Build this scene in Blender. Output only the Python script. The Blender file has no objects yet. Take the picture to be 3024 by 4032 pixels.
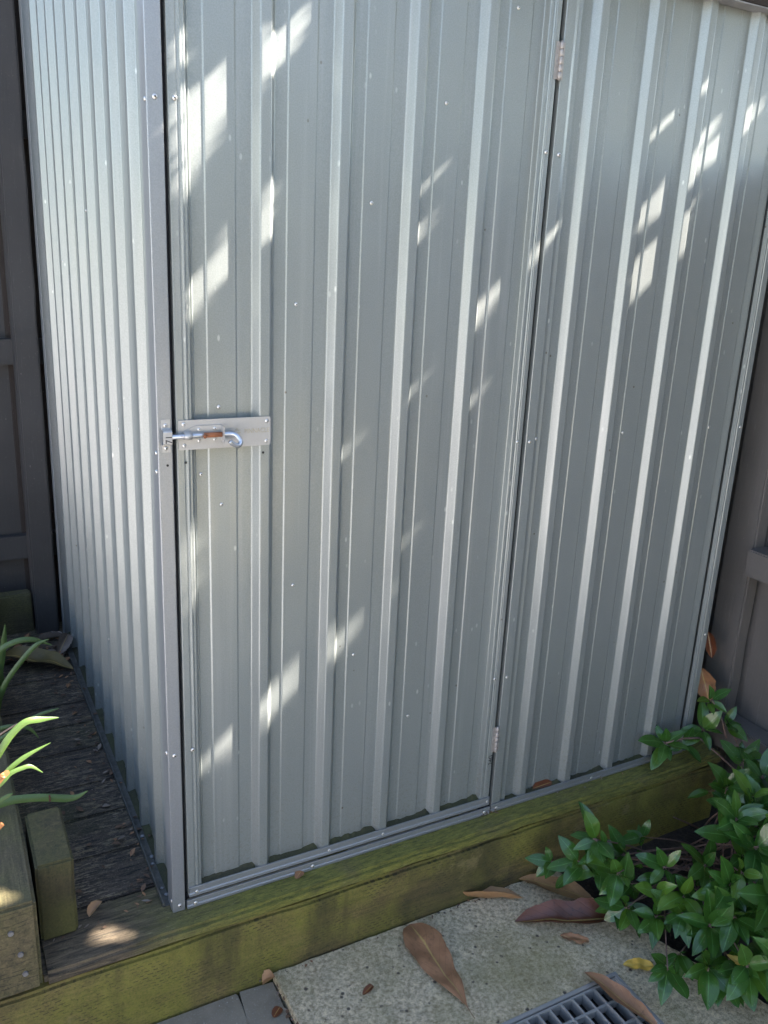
import bpy, bmesh, math, random
from mathutils import Vector, Matrix, noise
R = math.radians
random.seed(7)
S = bpy.context.scene
COL = S.collection

# ------------------------------------------------------------------ camera, sky, sun, exposure
cd = bpy.data.cameras.new("camera"); cam = bpy.data.objects.new("camera", cd); COL.objects.link(cam)
cam.location = (-0.3552, -1.4924, 1.3526)
cam.rotation_euler = (R(73.2032), R(-2.5621), R(-27.9534))
cd.sensor_fit = 'HORIZONTAL'; cd.sensor_width = 36.0; cd.lens = 39.80
cd.clip_start = 0.02; cd.clip_end = 500.0
S.camera = cam
SUN = Vector((1.0, -0.25, 0.95)).normalized()
ELEV = math.asin(SUN.z); ROT = math.atan2(SUN.x, SUN.y)
w = bpy.data.worlds.new("World"); S.world = w; w.use_nodes = True
nt = w.node_tree
sky = nt.nodes.new('ShaderNodeTexSky'); sky.sky_type = 'NISHITA'; sky.sun_disc = False
sky.sun_elevation = ELEV; sky.sun_rotation = ROT
sky.air_density = 1.0; sky.dust_density = 0.4
bgn = nt.nodes['Background']; bgn.inputs['Strength'].default_value = 0.05
nt.links.new(sky.outputs[0], bgn.inputs[0])
sl = bpy.data.lights.new("sun", 'SUN'); sl.energy = 5.0; sl.angle = R(0.53); sl.color = (1.0, 0.97, 0.92)
so = bpy.data.objects.new("sun", sl); COL.objects.link(so)
so.rotation_euler = SUN.to_track_quat('Z', 'Y').to_euler(); so.location = SUN * 20
S.view_settings.view_transform = 'Standard'; S.view_settings.look = 'None'
S.view_settings.gamma = 1.0; S.view_settings.use_curve_mapping = False
S.view_settings.exposure = 3.68
S.view_settings.use_white_balance = True; S.view_settings.white_balance_temperature = 6850; S.view_settings.white_balance_tint = 14
S.render.engine = 'CYCLES'
S.cycles.max_bounces = 8
S.cycles.use_denoising = True

# ------------------------------------------------------------------ material helpers
class NT:
    def __init__(s, name):
        s.m = bpy.data.materials.new(name); s.m.use_nodes = True
        s.t = s.m.node_tree; s.b = s.t.nodes['Principled BSDF']
        s.co = s.t.nodes.new('ShaderNodeTexCoord').outputs['Object']
    def n(s, typ, **kw):
        x = s.t.nodes.new(typ)
        for k, v in kw.items(): setattr(x, k, v)
        return x
    def set(s, sock, v):
        if hasattr(v, 'is_output') or isinstance(v, bpy.types.NodeSocket): s.t.links.new(v, sock)
        elif v is not None: sock.default_value = v
    def map(s, scale=(1, 1, 1), rot=(0, 0, 0), src=None, loc=(0, 0, 0)):
        x = s.n('ShaderNodeMapping'); s.set(x.inputs['Vector'], src or s.co)
        x.inputs['Scale'].default_value = scale; x.inputs['Rotation'].default_value = rot; x.inputs['Location'].default_value = loc
        return x.outputs[0]
    def noise(s, scale=5, detail=4, rough=.55, vec=None, dist=0):
        x = s.n('ShaderNodeTexNoise'); s.set(x.inputs['Vector'], vec or s.co)
        x.inputs['Scale'].default_value = scale; x.inputs['Detail'].default_value = detail
        x.inputs['Roughness'].default_value = rough; x.inputs['Distortion'].default_value = dist
        return x.outputs['Fac']
    def voro(s, scale=50, vec=None, feature='F1', rnd=1.0, out='Distance'):
        x = s.n('ShaderNodeTexVoronoi', feature=feature); s.set(x.inputs['Vector'], vec or s.co)
        x.inputs['Scale'].default_value = scale; x.inputs['Randomness'].default_value = rnd
        return x.outputs[out]
    def ramp(s, fac, stops, interp='LINEAR'):
        x = s.n('ShaderNodeValToRGB'); x.color_ramp.interpolation = interp
        e = x.color_ramp.elements
        while len(e) < len(stops): e.new(.5)
        for k, (p, c) in enumerate(stops):
            e[k].position = p; e[k].color = (c, c, c, 1) if isinstance(c, (int, float)) else (*c, 1)
        s.set(x.inputs[0], fac); return x.outputs[0]
    def mix(s, fac, a, b, blend='MIX'):
        x = s.n('ShaderNodeMix', data_type='RGBA', blend_type=blend)
        f = lambda v: (*v, 1) if isinstance(v, tuple) and len(v) == 3 else v
        s.set(x.inputs[0], fac); s.set(x.inputs[6], f(a)); s.set(x.inputs[7], f(b)); return x.outputs[2]
    def math(s, op, a, b=None, c=None, clamp=False):
        x = s.n('ShaderNodeMath', operation=op); x.use_clamp = clamp
        s.set(x.inputs[0], a)
        if b is not None: s.set(x.inputs[1], b)
        if c is not None: s.set(x.inputs[2], c)
        return x.outputs[0]
    def xyz(s, v=None):
        x = s.n('ShaderNodeSeparateXYZ'); s.set(x.inputs[0], v or s.co); return x.outputs
    def bump(s, h, strength=.3, dist=.01, prev=None):
        x = s.n('ShaderNodeBump'); s.set(x.inputs['Height'], h)
        x.inputs['Strength'].default_value = strength; x.inputs['Distance'].default_value = dist
        if prev is not None: s.t.links.new(prev, x.inputs['Normal'])
        return x.outputs[0]
    def out(s, color=None, rough=None, metal=None, normal=None, **kw):
        f = (*color, 1) if isinstance(color, tuple) and len(color) == 3 else color
        if color is not None: s.set(s.b.inputs['Base Color'], f)
        if rough is not None: s.set(s.b.inputs['Roughness'], rough)
        if metal is not None: s.set(s.b.inputs['Metallic'], metal)
        if normal is not None: s.set(s.b.inputs['Normal'], normal)
        for k, v in kw.items(): s.set(s.b.inputs[k.replace('_', ' ')], v)
        return s.m

def m_zinc(name, base=(.236, .256, .240), rough=.30, metal=.42, wave=.75, dirt=True):
    a = NT(name)
    big = a.noise(2.2, 3, .5, a.map((1, 1, .5)))
    fine = a.noise(420, 2, .6)
    streak = a.noise(9, 4, .6, a.map((6, 6, .35)))
    c = a.mix(a.ramp(big, [(.3, 0), (.7, 1)]), tuple(x * .95 for x in base), tuple(min(1, x * 1.05) for x in base))
    c = a.mix(a.ramp(fine, [(.35, 0), (.65, 1)]), c, a.mix(.14, c, (.50, .51, .51)))
    c = a.mix(a.math('MULTIPLY', a.ramp(streak, [(.55, 0), (.75, 1)]), .07), c, (.34, .35, .33))
    if dirt:
        sp = a.voro(38, a.map((1, 1, .45)))
        keep = a.ramp(a.noise(7, 2, .5), [(.5, 0), (.62, 1)])
        spots = a.math('MULTIPLY', a.ramp(sp, [(.06, 1), (.12, 0)]), keep)
        c = a.mix(a.math('MULTIPLY', spots, .6), c, (.62, .62, .58))
        sp2 = a.voro(21, a.map((1, 1, .8), loc=(3, 1, 5)))
        c = a.mix(a.math('MULTIPLY', a.ramp(sp2, [(.035, 1), (.055, 0)]), a.ramp(a.noise(5, 2), [(.5, 0), (.56, .85)])), c, (.10, .075, .05))
        zz = a.xyz()[2]
        spl = a.math('MULTIPLY', a.ramp(a.noise(150, 4, .75), [(.52, 0), (.66, 1)]), a.ramp(a.math('ADD', zz, a.math('MULTIPLY', a.noise(7, 3), .25)), [(.12, .55), (.42, 0)]))
        c = a.mix(spl, c, (.17, .155, .115))
        run = a.noise(3.2, 4, .65, a.map((9, 9, .22), loc=(2, 4, 1)))
        c = a.mix(a.math('MULTIPLY', a.ramp(run, [(.56, 0), (.70, 1)]), .22), c, (.42, .42, .40))
    r = a.math('ADD', a.math('MULTIPLY', a.ramp(streak, [(.3, 0), (.8, 1)]), .10), rough)
    b = a.bump(a.noise(3.0, 2, .4, a.map((1.2, 1.2, .8))), wave, .010)
    b = a.bump(fine, .010, .001, b)
    return a.out(c, r, metal, b)

def m_plain(name, col, rough=.5, metal=0.0, var=.12, scale=60, bump=.1, spec=None):
    a = NT(name)
    n = a.noise(scale, 4, .6)
    c = a.mix(a.ramp(n, [(.3, 0), (.7, 1)]), tuple(x * (1 - var) for x in col), tuple(min(1, x * (1 + var)) for x in col))
    m = a.out(c, rough, metal, a.bump(n, bump, .001))
    if spec is not None: a.b.inputs['Specular IOR Level'].default_value = spec
    return m

def m_rust(name, cover=.5):
    a = NT(name)
    n = a.noise(90, 5, .65)
    k = a.ramp(n, [(1 - cover - .12, 0), (1 - cover + .08, 1)])
    rc = a.mix(a.noise(300, 4), (.16, .045, .018), (.30, .11, .04))
    c = a.mix(k, (.48, .50, .52), rc)
    return a.out(c, a.math('ADD', a.math('MULTIPLY', k, .45), .35), a.math('SUBTRACT', .85, a.math('MULTIPLY', k, .85)), a.bump(n, .3, .001))

def m_sleeper(name, dark, mid, moss, mossamt=.5, axis='x', incise=True):
    # treated timber with incising cuts; algae grows in patches
    a = NT(name)
    X, Y, Z = a.xyz()[:3]
    sc = {'x': (1.2, 14, 14), 'y': (14, 1.2, 14), 'z': (14, 14, 1.2)}[axis]
    grain = a.noise(6, 6, .65, a.map(sc), .6)
    fib = a.noise(26, 4, .6, a.map(sc))
    patch = a.noise(4.2, 5, .6, None, .4)
    fine = a.noise(230, 3, .7)
    c = a.mix(a.ramp(grain, [(.32, 0), (.68, 1)]), dark, mid)
    mk = a.ramp(patch, [(.62 - mossamt * .5, 0), (.80 - mossamt * .4, 1)])
    mc = a.mix(a.ramp(a.noise(17, 5, .7), [(.3, 0), (.7, 1)]), tuple(v * .62 for v in moss), moss)
    c = a.mix(a.math('MULTIPLY', mk, .9), c, mc)
    c = a.mix(a.math('MULTIPLY', a.ramp(fine, [(.5, 0), (.75, 1)]), .35), c, tuple(min(1, v * 1.7) for v in mid))
    c = a.mix(a.ramp(fine, [(.28, .6), (.42, 0)]), c, tuple(v * .4 for v in dark))
    dk = a.ramp(a.noise(2.3, 4, .6, a.map((1, 1, 1), loc=(3, 1, 2))), [(.52, 0), (.66, 1)])
    c = a.mix(a.math('MULTIPLY', dk, .55), c, dark)
    h = a.math('ADD', a.math('MULTIPLY', grain, .6), a.math('MULTIPLY', fib, .4))
    b = a.bump(h, .5, .003)
    b = a.bump(fine, .45, .0015, b)
    if incise:
        # short staggered knife cuts in rows
        u, v = (X, Z) if axis == 'x' else ((Y, Z) if axis == 'y' else (Z, X))
        wv = a.math('ADD', v, a.math('MULTIPLY', a.noise(20, 2), .012))
        row = a.math('DIVIDE', wv, .0082)
        rf = a.math('FLOOR', row)
        uu = a.math('ADD', a.math('DIVIDE', u, .019), a.math('ADD', a.math('MULTIPLY', rf, .37), a.math('MULTIPLY', a.noise(30, 2), .9)))
        fu = a.math('FRACT', uu); fv = a.math('ABSOLUTE', a.math('SUBTRACT', a.math('FRACT', row), .5))
        dash = a.math('MULTIPLY', a.math('LESS_THAN', fu, .55), a.math('LESS_THAN', fv, .13))
        dash = a.math('MULTIPLY', dash, a.ramp(a.noise(14, 4, .7), [(.42, 0), (.62, 1)]))
        run = a.noise(2.6, 5, .65, a.map({'x': (2.6, 2.6, .5), 'y': (2.6, 2.6, .5), 'z': (.5, 2.6, 2.6)}[axis], loc=(6, 2, 1)))
        c = a.mix(a.math('MULTIPLY', a.ramp(run, [(.50, 0), (.66, 1)]), .6), c, tuple(v_ * .75 for v_ in dark))
        c = a.mix(a.math('MULTIPLY', a.ramp(a.noise(9, 5, .7), [(.60, 0), (.68, 1)]), .4), c, (.27, .20, .09))
        c = a.mix(a.math('MULTIPLY', dash, .7), c, tuple(v_ * .45 for v_ in dark))
        b = a.bump(a.math('SUBTRACT', 1.0, dash), .5, .002, b)
    return a.out(c, .85, 0, b)

def m_deck():
    # rotten dark decking: grain streaks, pale flecks of bare fibre, algae
    a = NT('weathered_decking')
    v = a.map((1.6, 16, 16))
    g = a.noise(7, 7, .72, v, .8)
    g2 = a.noise(24, 5, .7, a.map((1.5, 9, 9), loc=(5, 2, 0)))
    pat = a.noise(4.5, 5, .6)
    c = a.mix(a.ramp(g, [(.36, 0), (.62, 1)]), (.010, .008, .007), (.10, .075, .054))
    c = a.mix(a.math('MULTIPLY', a.ramp(g2, [(.53, 0), (.60, 1)]), a.ramp(pat, [(.42, 0), (.58, 1)])), c, (.30, .24, .16))
    al = a.ramp(a.noise(3.1, 5, .6, a.map((1, 1, 1), loc=(1, 7, 3))), [(.5, 0), (.68, .75)])
    c = a.mix(al, c, a.mix(g2, (.022, .026, .010), (.085, .085, .024)))
    crust = a.noise(38, 6, .75, a.map((.8, 2.2, 2.2)))
    c = a.mix(a.math('MULTIPLY', a.ramp(crust, [(.53, 0), (.60, 1)]), a.ramp(a.noise(6, 4, .6, a.map((1, 1, 1), loc=(8, 2, 2))), [(.40, 0), (.60, .9)])), c, (.20, .155, .09))
    fine = a.noise(260, 3, .7)
    c = a.mix(a.ramp(fine, [(.3, .7), (.46, 0)]), c, (.006, .005, .005))
    c = a.mix(a.math('MULTIPLY', a.ramp(fine, [(.58, 0), (.68, 1)]), .35), c, (.34, .29, .20))
    b = a.bump(g, .6, .005); b = a.bump(crust, .8, .006, b); b = a.bump(g2, .5, .003, b); b = a.bump(fine, .4, .0015, b)
    return a.out(c, .82, 0, b)

def m_edge_board():
    # the front deck board: bright yellow-green algae to the right of the door post, bare dark wood on its left
    a = NT('mossy_edge_board')
    X, Y, Z = a.xyz()[:3]
    v = a.map((1.6, 14, 14))
    g = a.noise(7, 6, .7, v, .8)
    g2 = a.noise(22, 5, .7, a.map((1.6, 8, 8)))
    pat = a.noise(6, 5, .65)
    c = a.mix(a.ramp(g, [(.36, 0), (.64, 1)]), (.024, .019, .013), (.15, .112, .068))
    xs = a.math('ADD', X, a.math('MULTIPLY', a.math('SUBTRACT', a.noise(4, 4), .5), .35))
    k = a.math('MULTIPLY', a.ramp(a.math('ADD', a.math('MULTIPLY', xs, 1.0), .30), [(.18, 0), (.45, 1)]), a.ramp(pat, [(.25, .35), (.5, 1)]))
    mc = a.mix(a.ramp(g2, [(.3, 0), (.7, 1)]), (.050, .056, .012), (.225, .210, .040))
    c = a.mix(k, c, mc)
    c = a.mix(a.math('MULTIPLY', a.ramp(a.noise(30, 5, .7, a.map((1.3, 7, 7), loc=(2, 2, 2))), [(.60, 0), (.70, 1)]), .5), c, (.30, .26, .13))
    fine = a.noise(260, 3, .7)
    c = a.mix(a.ramp(fine, [(.3, .55), (.45, 0)]), c, (.012, .012, .006))
    b = a.bump(g, .5, .004); b = a.bump(fine, .4, .0015, b)
    return a.out(c, .88, 0, b)

def m_paint(name, col, rough=.55, grain='z'):
    a = NT(name)
    sc = {'z': (14, 14, 1), 'x': (1, 14, 14), 'y': (14, 1, 14)}[grain]
    g = a.noise(8, 6, .65, a.map(sc), .3)
    n = a.noise(3, 4, .6)
    saw = a.noise(70, 3, .6, a.map({'z': (.35, .35, 1.6), 'x': (1.6, .35, .35), 'y': (.35, 1.6, .35)}[grain]))
    c = a.mix(a.ramp(n, [(.3, 0), (.7, 1)]), tuple(v * .85 for v in col), tuple(v * 1.15 for v in col))
    fl = a.ramp(a.voro(55, a.map((1, 1, .5))), [(.05, 1), (.09, 0)])
    fl = a.math('MULTIPLY', fl, a.ramp(a.noise(9, 3), [(.52, 0), (.62, 1)]))
    c = a.mix(a.math('MULTIPLY', fl, .6), c, (.25, .22, .18))
    c = a.mix(a.math('MULTIPLY', a.ramp(a.noise(11, 6, .75, a.map(sc, loc=(4, 4, 4))), [(.58, 0), (.72, 1)]), .45), c, tuple(min(1, v * 2.1 + .01) for v in col))
    c = a.mix(a.ramp(a.noise(240, 3, .7), [(.66, 0), (.74, .5)]), c, (.22, .20, .16))
    b = a.bump(g, .25, .003); b = a.bump(saw, .3, .0015, b)
    return a.out(c, rough, 0, b)

def m_concrete():
    a = NT('sandy_concrete')
    f = a.noise(105, 5, .8); f2 = a.noise(420, 3, .7); big = a.noise(3.2, 5, .6); mid = a.noise(22, 5, .7)
    c = a.mix(a.ramp(f, [(.38, 0), (.60, 1)]), (.40, .31, .18), (.98, .84, .58))
    c = a.mix(a.math('MULTIPLY', a.ramp(mid, [(.4, 0), (.7, 1)]), .35), c, (.40, .35, .23))
    c = a.mix(a.math('MULTIPLY', a.ramp(big, [(.44, 0), (.64, 1)]), .5), c, (.30, .27, .09))
    c = a.mix(a.ramp(f2, [(.30, .6), (.42, 0)]), c, (.12, .10, .065))
    c = a.mix(a.math('MULTIPLY', a.ramp(f2, [(.58, 0), (.70, 1)]), .5), c, (.68, .63, .52))
    sp = a.ramp(a.voro(48), [(.17, 1), (.24, 0)])
    sp = a.math('MULTIPLY', sp, a.ramp(a.noise(33, 2), [(.54, 0), (.6, 1)]))
    c = a.mix(a.math('MULTIPLY', sp, .9), c, (.085, .065, .055))
    st = a.ramp(a.noise(5.5, 6, .7, a.map((1, 1, 1), loc=(3, 5, 2))), [(.54, 0), (.64, 1)])
    c = a.mix(a.math('MULTIPLY', st, .35), c, (.26, .22, .12))
    b = a.bump(f, 1.0, .006); b = a.bump(f2, .7, .002, b); b = a.bump(mid, .4, .008, b)
    return a.out(c, .92, 0, b)

def m_paver():
    a = NT('grey_paver')
    f = a.noise(260, 3, .7); m = a.noise(14, 4, .6)
    c = a.mix(a.ramp(m, [(.3, 0), (.7, 1)]), (.150, .130, .095), (.225, .195, .145))
    c = a.mix(a.ramp(f, [(.56, 0), (.68, .5)]), c, (.28, .26, .22))
    sp = a.math('MULTIPLY', a.ramp(a.voro(90), [(.10, 1), (.16, 0)]), a.ramp(a.noise(25, 2), [(.55, 0), (.6, 1)]))
    c = a.mix(sp, c, (.33, .31, .27))
    return a.out(c, .9, 0, a.bump(f, .4, .001))

def m_soil():
    a = NT('dark_soil')
    f = a.noise(70, 5, .75); g = a.noise(220, 3, .7)
    c = a.mix(a.ramp(f, [(.3, 0), (.7, 1)]), (.010, .008, .006), (.055, .042, .03))
    c = a.mix(a.ramp(g, [(.62, 0), (.72, .6)]), c, (.13, .10, .07))
    return a.out(c, .95, 0, a.bump(f, 1, .02))

def m_leaf(name, col, col2, rough=.30, veins=True, dead=False, back=None):
    # UV: u along the leaf, v across (midrib at .5)
    a = NT(name)
    uv = a.n('ShaderNodeTexCoord').outputs['UV']
    U, V = a.xyz(uv)[:2]
    n = a.noise(16, 4, .6)
    oi = a.n('ShaderNodeAttribute', attribute_name='tone').outputs['Fac']
    c = a.mix(a.ramp(n, [(.3, 0), (.7, 1)]), col, col2)
    if not dead:
        c = a.mix(a.ramp(oi, [(.0, 0), (1, 1)]), c, a.mix(.7, c, (.13, .24, .022)))
    if not dead:
        c = a.mix(a.math('MULTIPLY', a.ramp(a.noise(55, 4, .7), [(.64, 0), (.70, 1)]), .6), c, (.13, .11, .03))
        c = a.mix(a.math('MULTIPLY', a.ramp(a.noise(260, 2, .6), [(.68, 0), (.74, 1)]), .6), c, (.30, .33, .20))
    av = a.math('ABSOLUTE', a.math('SUBTRACT', V, .5))
    if veins:
        c = a.mix(a.ramp(av, [(.012, .75), (.035, 0)]), c, (.42, .30, .10) if dead else tuple(min(1, v * 1.9 + .03) for v in col2))
        sv = a.math('FRACT', a.math('MULTIPLY', a.math('SUBTRACT', U, a.math('MULTIPLY', av, .55)), 9.0))
        line = a.ramp(a.math('ABSOLUTE', a.math('SUBTRACT', sv, .5)), [(.0, 1), (.09, 0)])
        c = a.mix(a.math('MULTIPLY', line, .30 if dead else .15), c, tuple(v * .55 for v in col) if dead else tuple(min(1, v * 1.6) for v in col2))
        h = a.math('ADD', a.math('MULTIPLY', line, -.5), a.math('MULTIPLY', n, .6))
        b = a.bump(h, .35, .0015)
    else:
        stv = a.noise(9, 3, .6, a.map((1.2, 26, 1), src=uv))
        c = a.mix(a.math('MULTIPLY', a.ramp(stv, [(.35, 1), (.65, 0)]), .45), c, tuple(v * .55 for v in col))
        b = a.bump(stv, .3, .001)
    if dead:
        c = a.mix(a.ramp(a.noise(60, 4, .7), [(.56, 0), (.7, .55)]), c, tuple(v * .35 for v in col))
    a.out(c, rough, 0, b)
    if not dead: a.b.inputs['Specular IOR Level'].default_value = .75
    if not dead:
        # thin leaf: some light passes through
        tr = a.n('ShaderNodeBsdfTranslucent'); a.set(tr.inputs[0], a.mix(.6, c, (.14, .24, .02)))
        ms = a.n('ShaderNodeMixShader'); ms.inputs[0].default_value = .28
        o = a.t.nodes['Material Output']
        a.t.links.new(a.b.outputs[0], ms.inputs[1]); a.t.links.new(tr.outputs[0], ms.inputs[2]); a.t.links.new(ms.outputs[0], o.inputs[0])
    return a.m

M = {}
M['zinc'] = m_zinc('galvanised_sheet')
M['zinc_trim'] = m_zinc('galvanised_trim', (.27, .282, .286), .34, .55, .25, False)
M['zinc_plate'] = m_zinc('bare_metal_plate', (.40, .39, .37), .42, .5, .05, False)
M['screw'] = m_plain('screw_metal', (.60, .58, .54), .35, .75, .1, 200, .02)
M['slot'] = m_plain('recess_black', (.012, .012, .012), .8)
M['bolt'] = m_rust('worn_bolt_steel', .30)
M['rust'] = m_rust('rusty_bolt_steel', .86)
M['hinge'] = m_plain('stained_hinge_steel', (.33, .30, .275), .45, .4, .18, 120, .05)
M['ink'] = m_plain('marker_ink', (.012, .012, .014), .5)
M['emboss'] = m_plain('stamped_letters', (.40, .36, .27), .5, .4)
M['gap'] = m_plain('gap_shade_black', (.012, .012, .014), .9)  # near-black put in place of the shade inside gaps
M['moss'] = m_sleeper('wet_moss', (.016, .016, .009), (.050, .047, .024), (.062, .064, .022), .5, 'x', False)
M['sleeper'] = m_sleeper('mossy_sleeper', (.036, .030, .014), (.19, .128, .050), (.205, .190, .030), .56, 'x')
M['sleeper_dark'] = m_sleeper('brown_retaining_timber', (.042, .033, .017), (.130, .100, .050), (.095, .092, .024), .5, 'y')
M['block'] = m_sleeper('brown_timber_offcut', (.030, .025, .012), (.105, .080, .032), (.085, .082, .018), .6, 'z', False)
M['back_sleeper'] = m_sleeper('green_grey_sleeper', (.040, .036, .020), (.10, .088, .046), (.085, .078, .022), .4, 'x')
M['deck'] = m_deck(); M['edge_board'] = m_edge_board()
M['fence_l'] = m_paint('charcoal_paint', (.031, .029, .028), .6)
M['fence_r'] = m_paint('grey_brown_paint', (.105, .094, .083), .55)
M['fence_gap'] = m_paint('dark_brown_paling', (.020, .013, .009), .8)
M['concrete'] = m_concrete(); M['paver'] = m_paver(); M['soil'] = m_soil()
M['grate'] = m_zinc('galvanised_grate', (.36, .355, .34), .5, .55, .1, False)
M['leaf'] = m_leaf('glossy_green_leaf', (.022, .080, .013), (.045, .135, .022), .21)
M['canopy'] = m_plain('tree_leaf', (.045, .085, .025), .5, 0, .3, 20, 0)
M['strap'] = m_leaf('strap_leaf_green', (.060, .115, .030), (.085, .15, .035), .42, veins=False)
M['strap_tip'] = m_plain('withered_orange_tip', (.30, .12, .035), .6)
M['strap_scar'] = m_plain('brown_leaf_scar', (.10, .045, .025), .7)
M['stalk'] = m_plain('dry_stalk', (.34, .22, .15), .8)
M['twig'] = m_plain('brown_twig', (.17, .105, .08), .8, 0, .3, 90, .4)
M['bark'] = m_plain('tree_bark', (.08, .065, .05), .9, 0, .3, 30, .5)
M['dead_brown'] = m_leaf('dry_brown_leaf', (.215, .100, .046), (.33, .165, .080), .55, dead=True)
M['dead_tan'] = m_leaf('dry_tan_leaf', (.27, .145, .065), (.38, .215, .10), .5, dead=True)
M['dead_red'] = m_leaf('dark_red_brown_leaf', (.075, .022, .010), (.150, .048, .019), .36, dead=True)
M['dead_olive'] = m_leaf('dry_olive_leaf', (.10, .075, .022), (.17, .12, .035), .55, dead=True)
M['dead_yellow'] = m_leaf('yellow_leaf', (.55, .33, .05), (.66, .43, .09), .5, dead=True)
M['dead_grey'] = m_leaf('curled_grey_leaf', (.15, .11, .085), (.26, .21, .17), .7, dead=True)
M['litter'] = m_plain('leaf_scraps', (.11, .062, .036), .8, 0, .5, 25, .2)
M['flashing'] = m_plain('grimy_flashing', (.10, .098, .085), .6, .3, .35, 60, .2)
M['added_wall'] = m_plain('added_wall_render', (.25, .24, .25), .85, 0, .08, 8, .3)  # grey of the added wall, set for its reflection in the ribs
M['yard'] = m_plain('light_paver', (.36, .355, .36), .9, 0, .2, 9, .3)
M['hedge'] = m_plain('added_hedge_leaf', (.035, .060, .022), .5, 0, .3, 3, 0)
M['eave'] = m_plain('grey_eave_paint', (.22, .22, .22), .5)
M['nail'] = m_plain('dull_nail_steel', (.17, .165, .16), .6, .4, .4, 90, .3)
M['pebble'] = m_plain('pale_pebble', (.22, .22, .22), .7)

# ------------------------------------------------------------------ mesh helpers
class MB:
    def __init__(s): s.v = []; s.f = []; s.mi = []; s.sm = []; s.uv = {}; s.tone = []
    def add(s, vs, fs, mi=0, smooth=False, uvs=None, tone=0.0):
        o = len(s.v); s.v += [tuple(p) for p in vs]; s.tone += [tone] * len(vs)
        if uvs:
            for k, q in enumerate(uvs): s.uv[o + k] = q
        for f in fs: s.f.append([i + o for i in f]); s.mi.append(mi); s.sm.append(smooth)
    def box(s, x0, x1, y0, y1, z0, z1, mi=0, bev=0.0, jit=0.0, M4=None):
        bm = bmesh.new(); bmesh.ops.create_cube(bm, size=1)
        for v in bm.verts:
            v.co = Vector(((x0 + x1) / 2 + v.co.x * (x1 - x0), (y0 + y1) / 2 + v.co.y * (y1 - y0), (z0 + z1) / 2 + v.co.z * (z1 - z0)))
        if bev: bmesh.ops.bevel(bm, geom=bm.edges[:], offset=bev, segments=2, affect='EDGES')
        if M4 is not None: bm.transform(M4)
        s.bm(bm, mi)
    def bm(s, bm, mi=0, smooth=False):
        bm.verts.index_update()
        s.add([v.co for v in bm.verts], [[v.index for v in f.verts] for f in bm.faces], mi, smooth); bm.free()
    def tube(s, pts, r, seg=10, mi=0, cap=True, smooth=True):
        pts = [Vector(p) for p in pts]; n = len(pts); rs = r if isinstance(r, (list, tuple)) else [r] * n
        t0 = (pts[1] - pts[0]).normalized(); up = Vector((0, 0, 1)) if abs(t0.z) < .9 else Vector((1, 0, 0))
        a = t0.cross(up).normalized(); vs = []
        for i, p in enumerate(pts):
            t = (pts[min(n - 1, i + 1)] - pts[max(0, i - 1)]).normalized()
            a = (a - t * a.dot(t)).normalized(); b = t.cross(a)
            for k in range(seg):
                q = 2 * math.pi * k / seg; vs.append(p + (a * math.cos(q) + b * math.sin(q)) * rs[i])
        fs = [[i * seg + k, i * seg + (k + 1) % seg, (i + 1) * seg + (k + 1) % seg, (i + 1) * seg + k] for i in range(n - 1) for k in range(seg)]
        if cap: fs += [list(range(seg))[::-1], [(n - 1) * seg + k for k in range(seg)]]
        s.add(vs, fs, mi, smooth)
    def build(s, name, mats, parent=None, loc=None):
        me = bpy.data.meshes.new(name); me.from_pydata(s.v, [], s.f); me.update()
        for m in (mats if isinstance(mats, (list, tuple)) else [mats]): me.materials.append(m)
        for p, mi, sm in zip(me.polygons, s.mi, s.sm): p.material_index = mi; p.use_smooth = sm
        if s.uv:
            ul = me.uv_layers.new(name='UVMap')
            for l in me.loops:
                q = s.uv.get(l.vertex_index)
                if q: ul.data[l.index].uv = q
            at = me.attributes.new('tone', 'FLOAT', 'POINT')
            for k, t in enumerate(s.tone): at.data[k].value = t
        o = bpy.data.objects.new(name, me); COL.objects.link(o)
        if parent is not None: o.parent = parent
        if loc is not None: o.location = loc
        return o

def tag(o, label, cat, group=None):
    o['label'] = label; o['category'] = cat
    if group: o['group'] = group
    return o
def thing(name, label, cat, loc=(0, 0, 0), group=None):
    o = bpy.data.objects.new(name, None); COL.objects.link(o); o.location = loc; o.empty_display_size = .1
    bpy.context.view_layer.update()
    return tag(o, label, cat, group)
def structure(o): o['kind'] = 'structure'; return o
def subdivided_box(mb, x0, x1, y0, y1, z0, z1, step, amp, freq, mi=0, bev=.004, seed=0):
    """box whose faces are cut into cells and roughened, for rough-sawn timber"""
    bm = bmesh.new(); bmesh.ops.create_cube(bm, size=1)
    for v in bm.verts:
        v.co = Vector(((x0 + x1) / 2 + v.co.x * (x1 - x0), (y0 + y1) / 2 + v.co.y * (y1 - y0), (z0 + z1) / 2 + v.co.z * (z1 - z0)))
    bmesh.ops.bevel(bm, geom=bm.edges[:], offset=bev, segments=2, affect='EDGES')
    for ax, (a, b) in enumerate(((x0, x1), (y0, y1), (z0, z1))):
        n = int((b - a) / step)
        for k in range(1, n):
            co = [0, 0, 0]; co[ax] = a + (b - a) * k / n; no = [0, 0, 0]; no[ax] = 1
            bmesh.ops.bisect_plane(bm, geom=bm.verts[:] + bm.edges[:] + bm.faces[:], plane_co=co, plane_no=no)
    for v in bm.verts:
        p = v.co * freq + Vector((seed * 7.1, seed * 3.3, seed))
        v.co += Vector((noise.noise(p), noise.noise(p + Vector((9, 0, 0))), noise.noise(p + Vector((0, 9, 0))))) * amp
    mb.bm(bm, mi, False)

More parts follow.
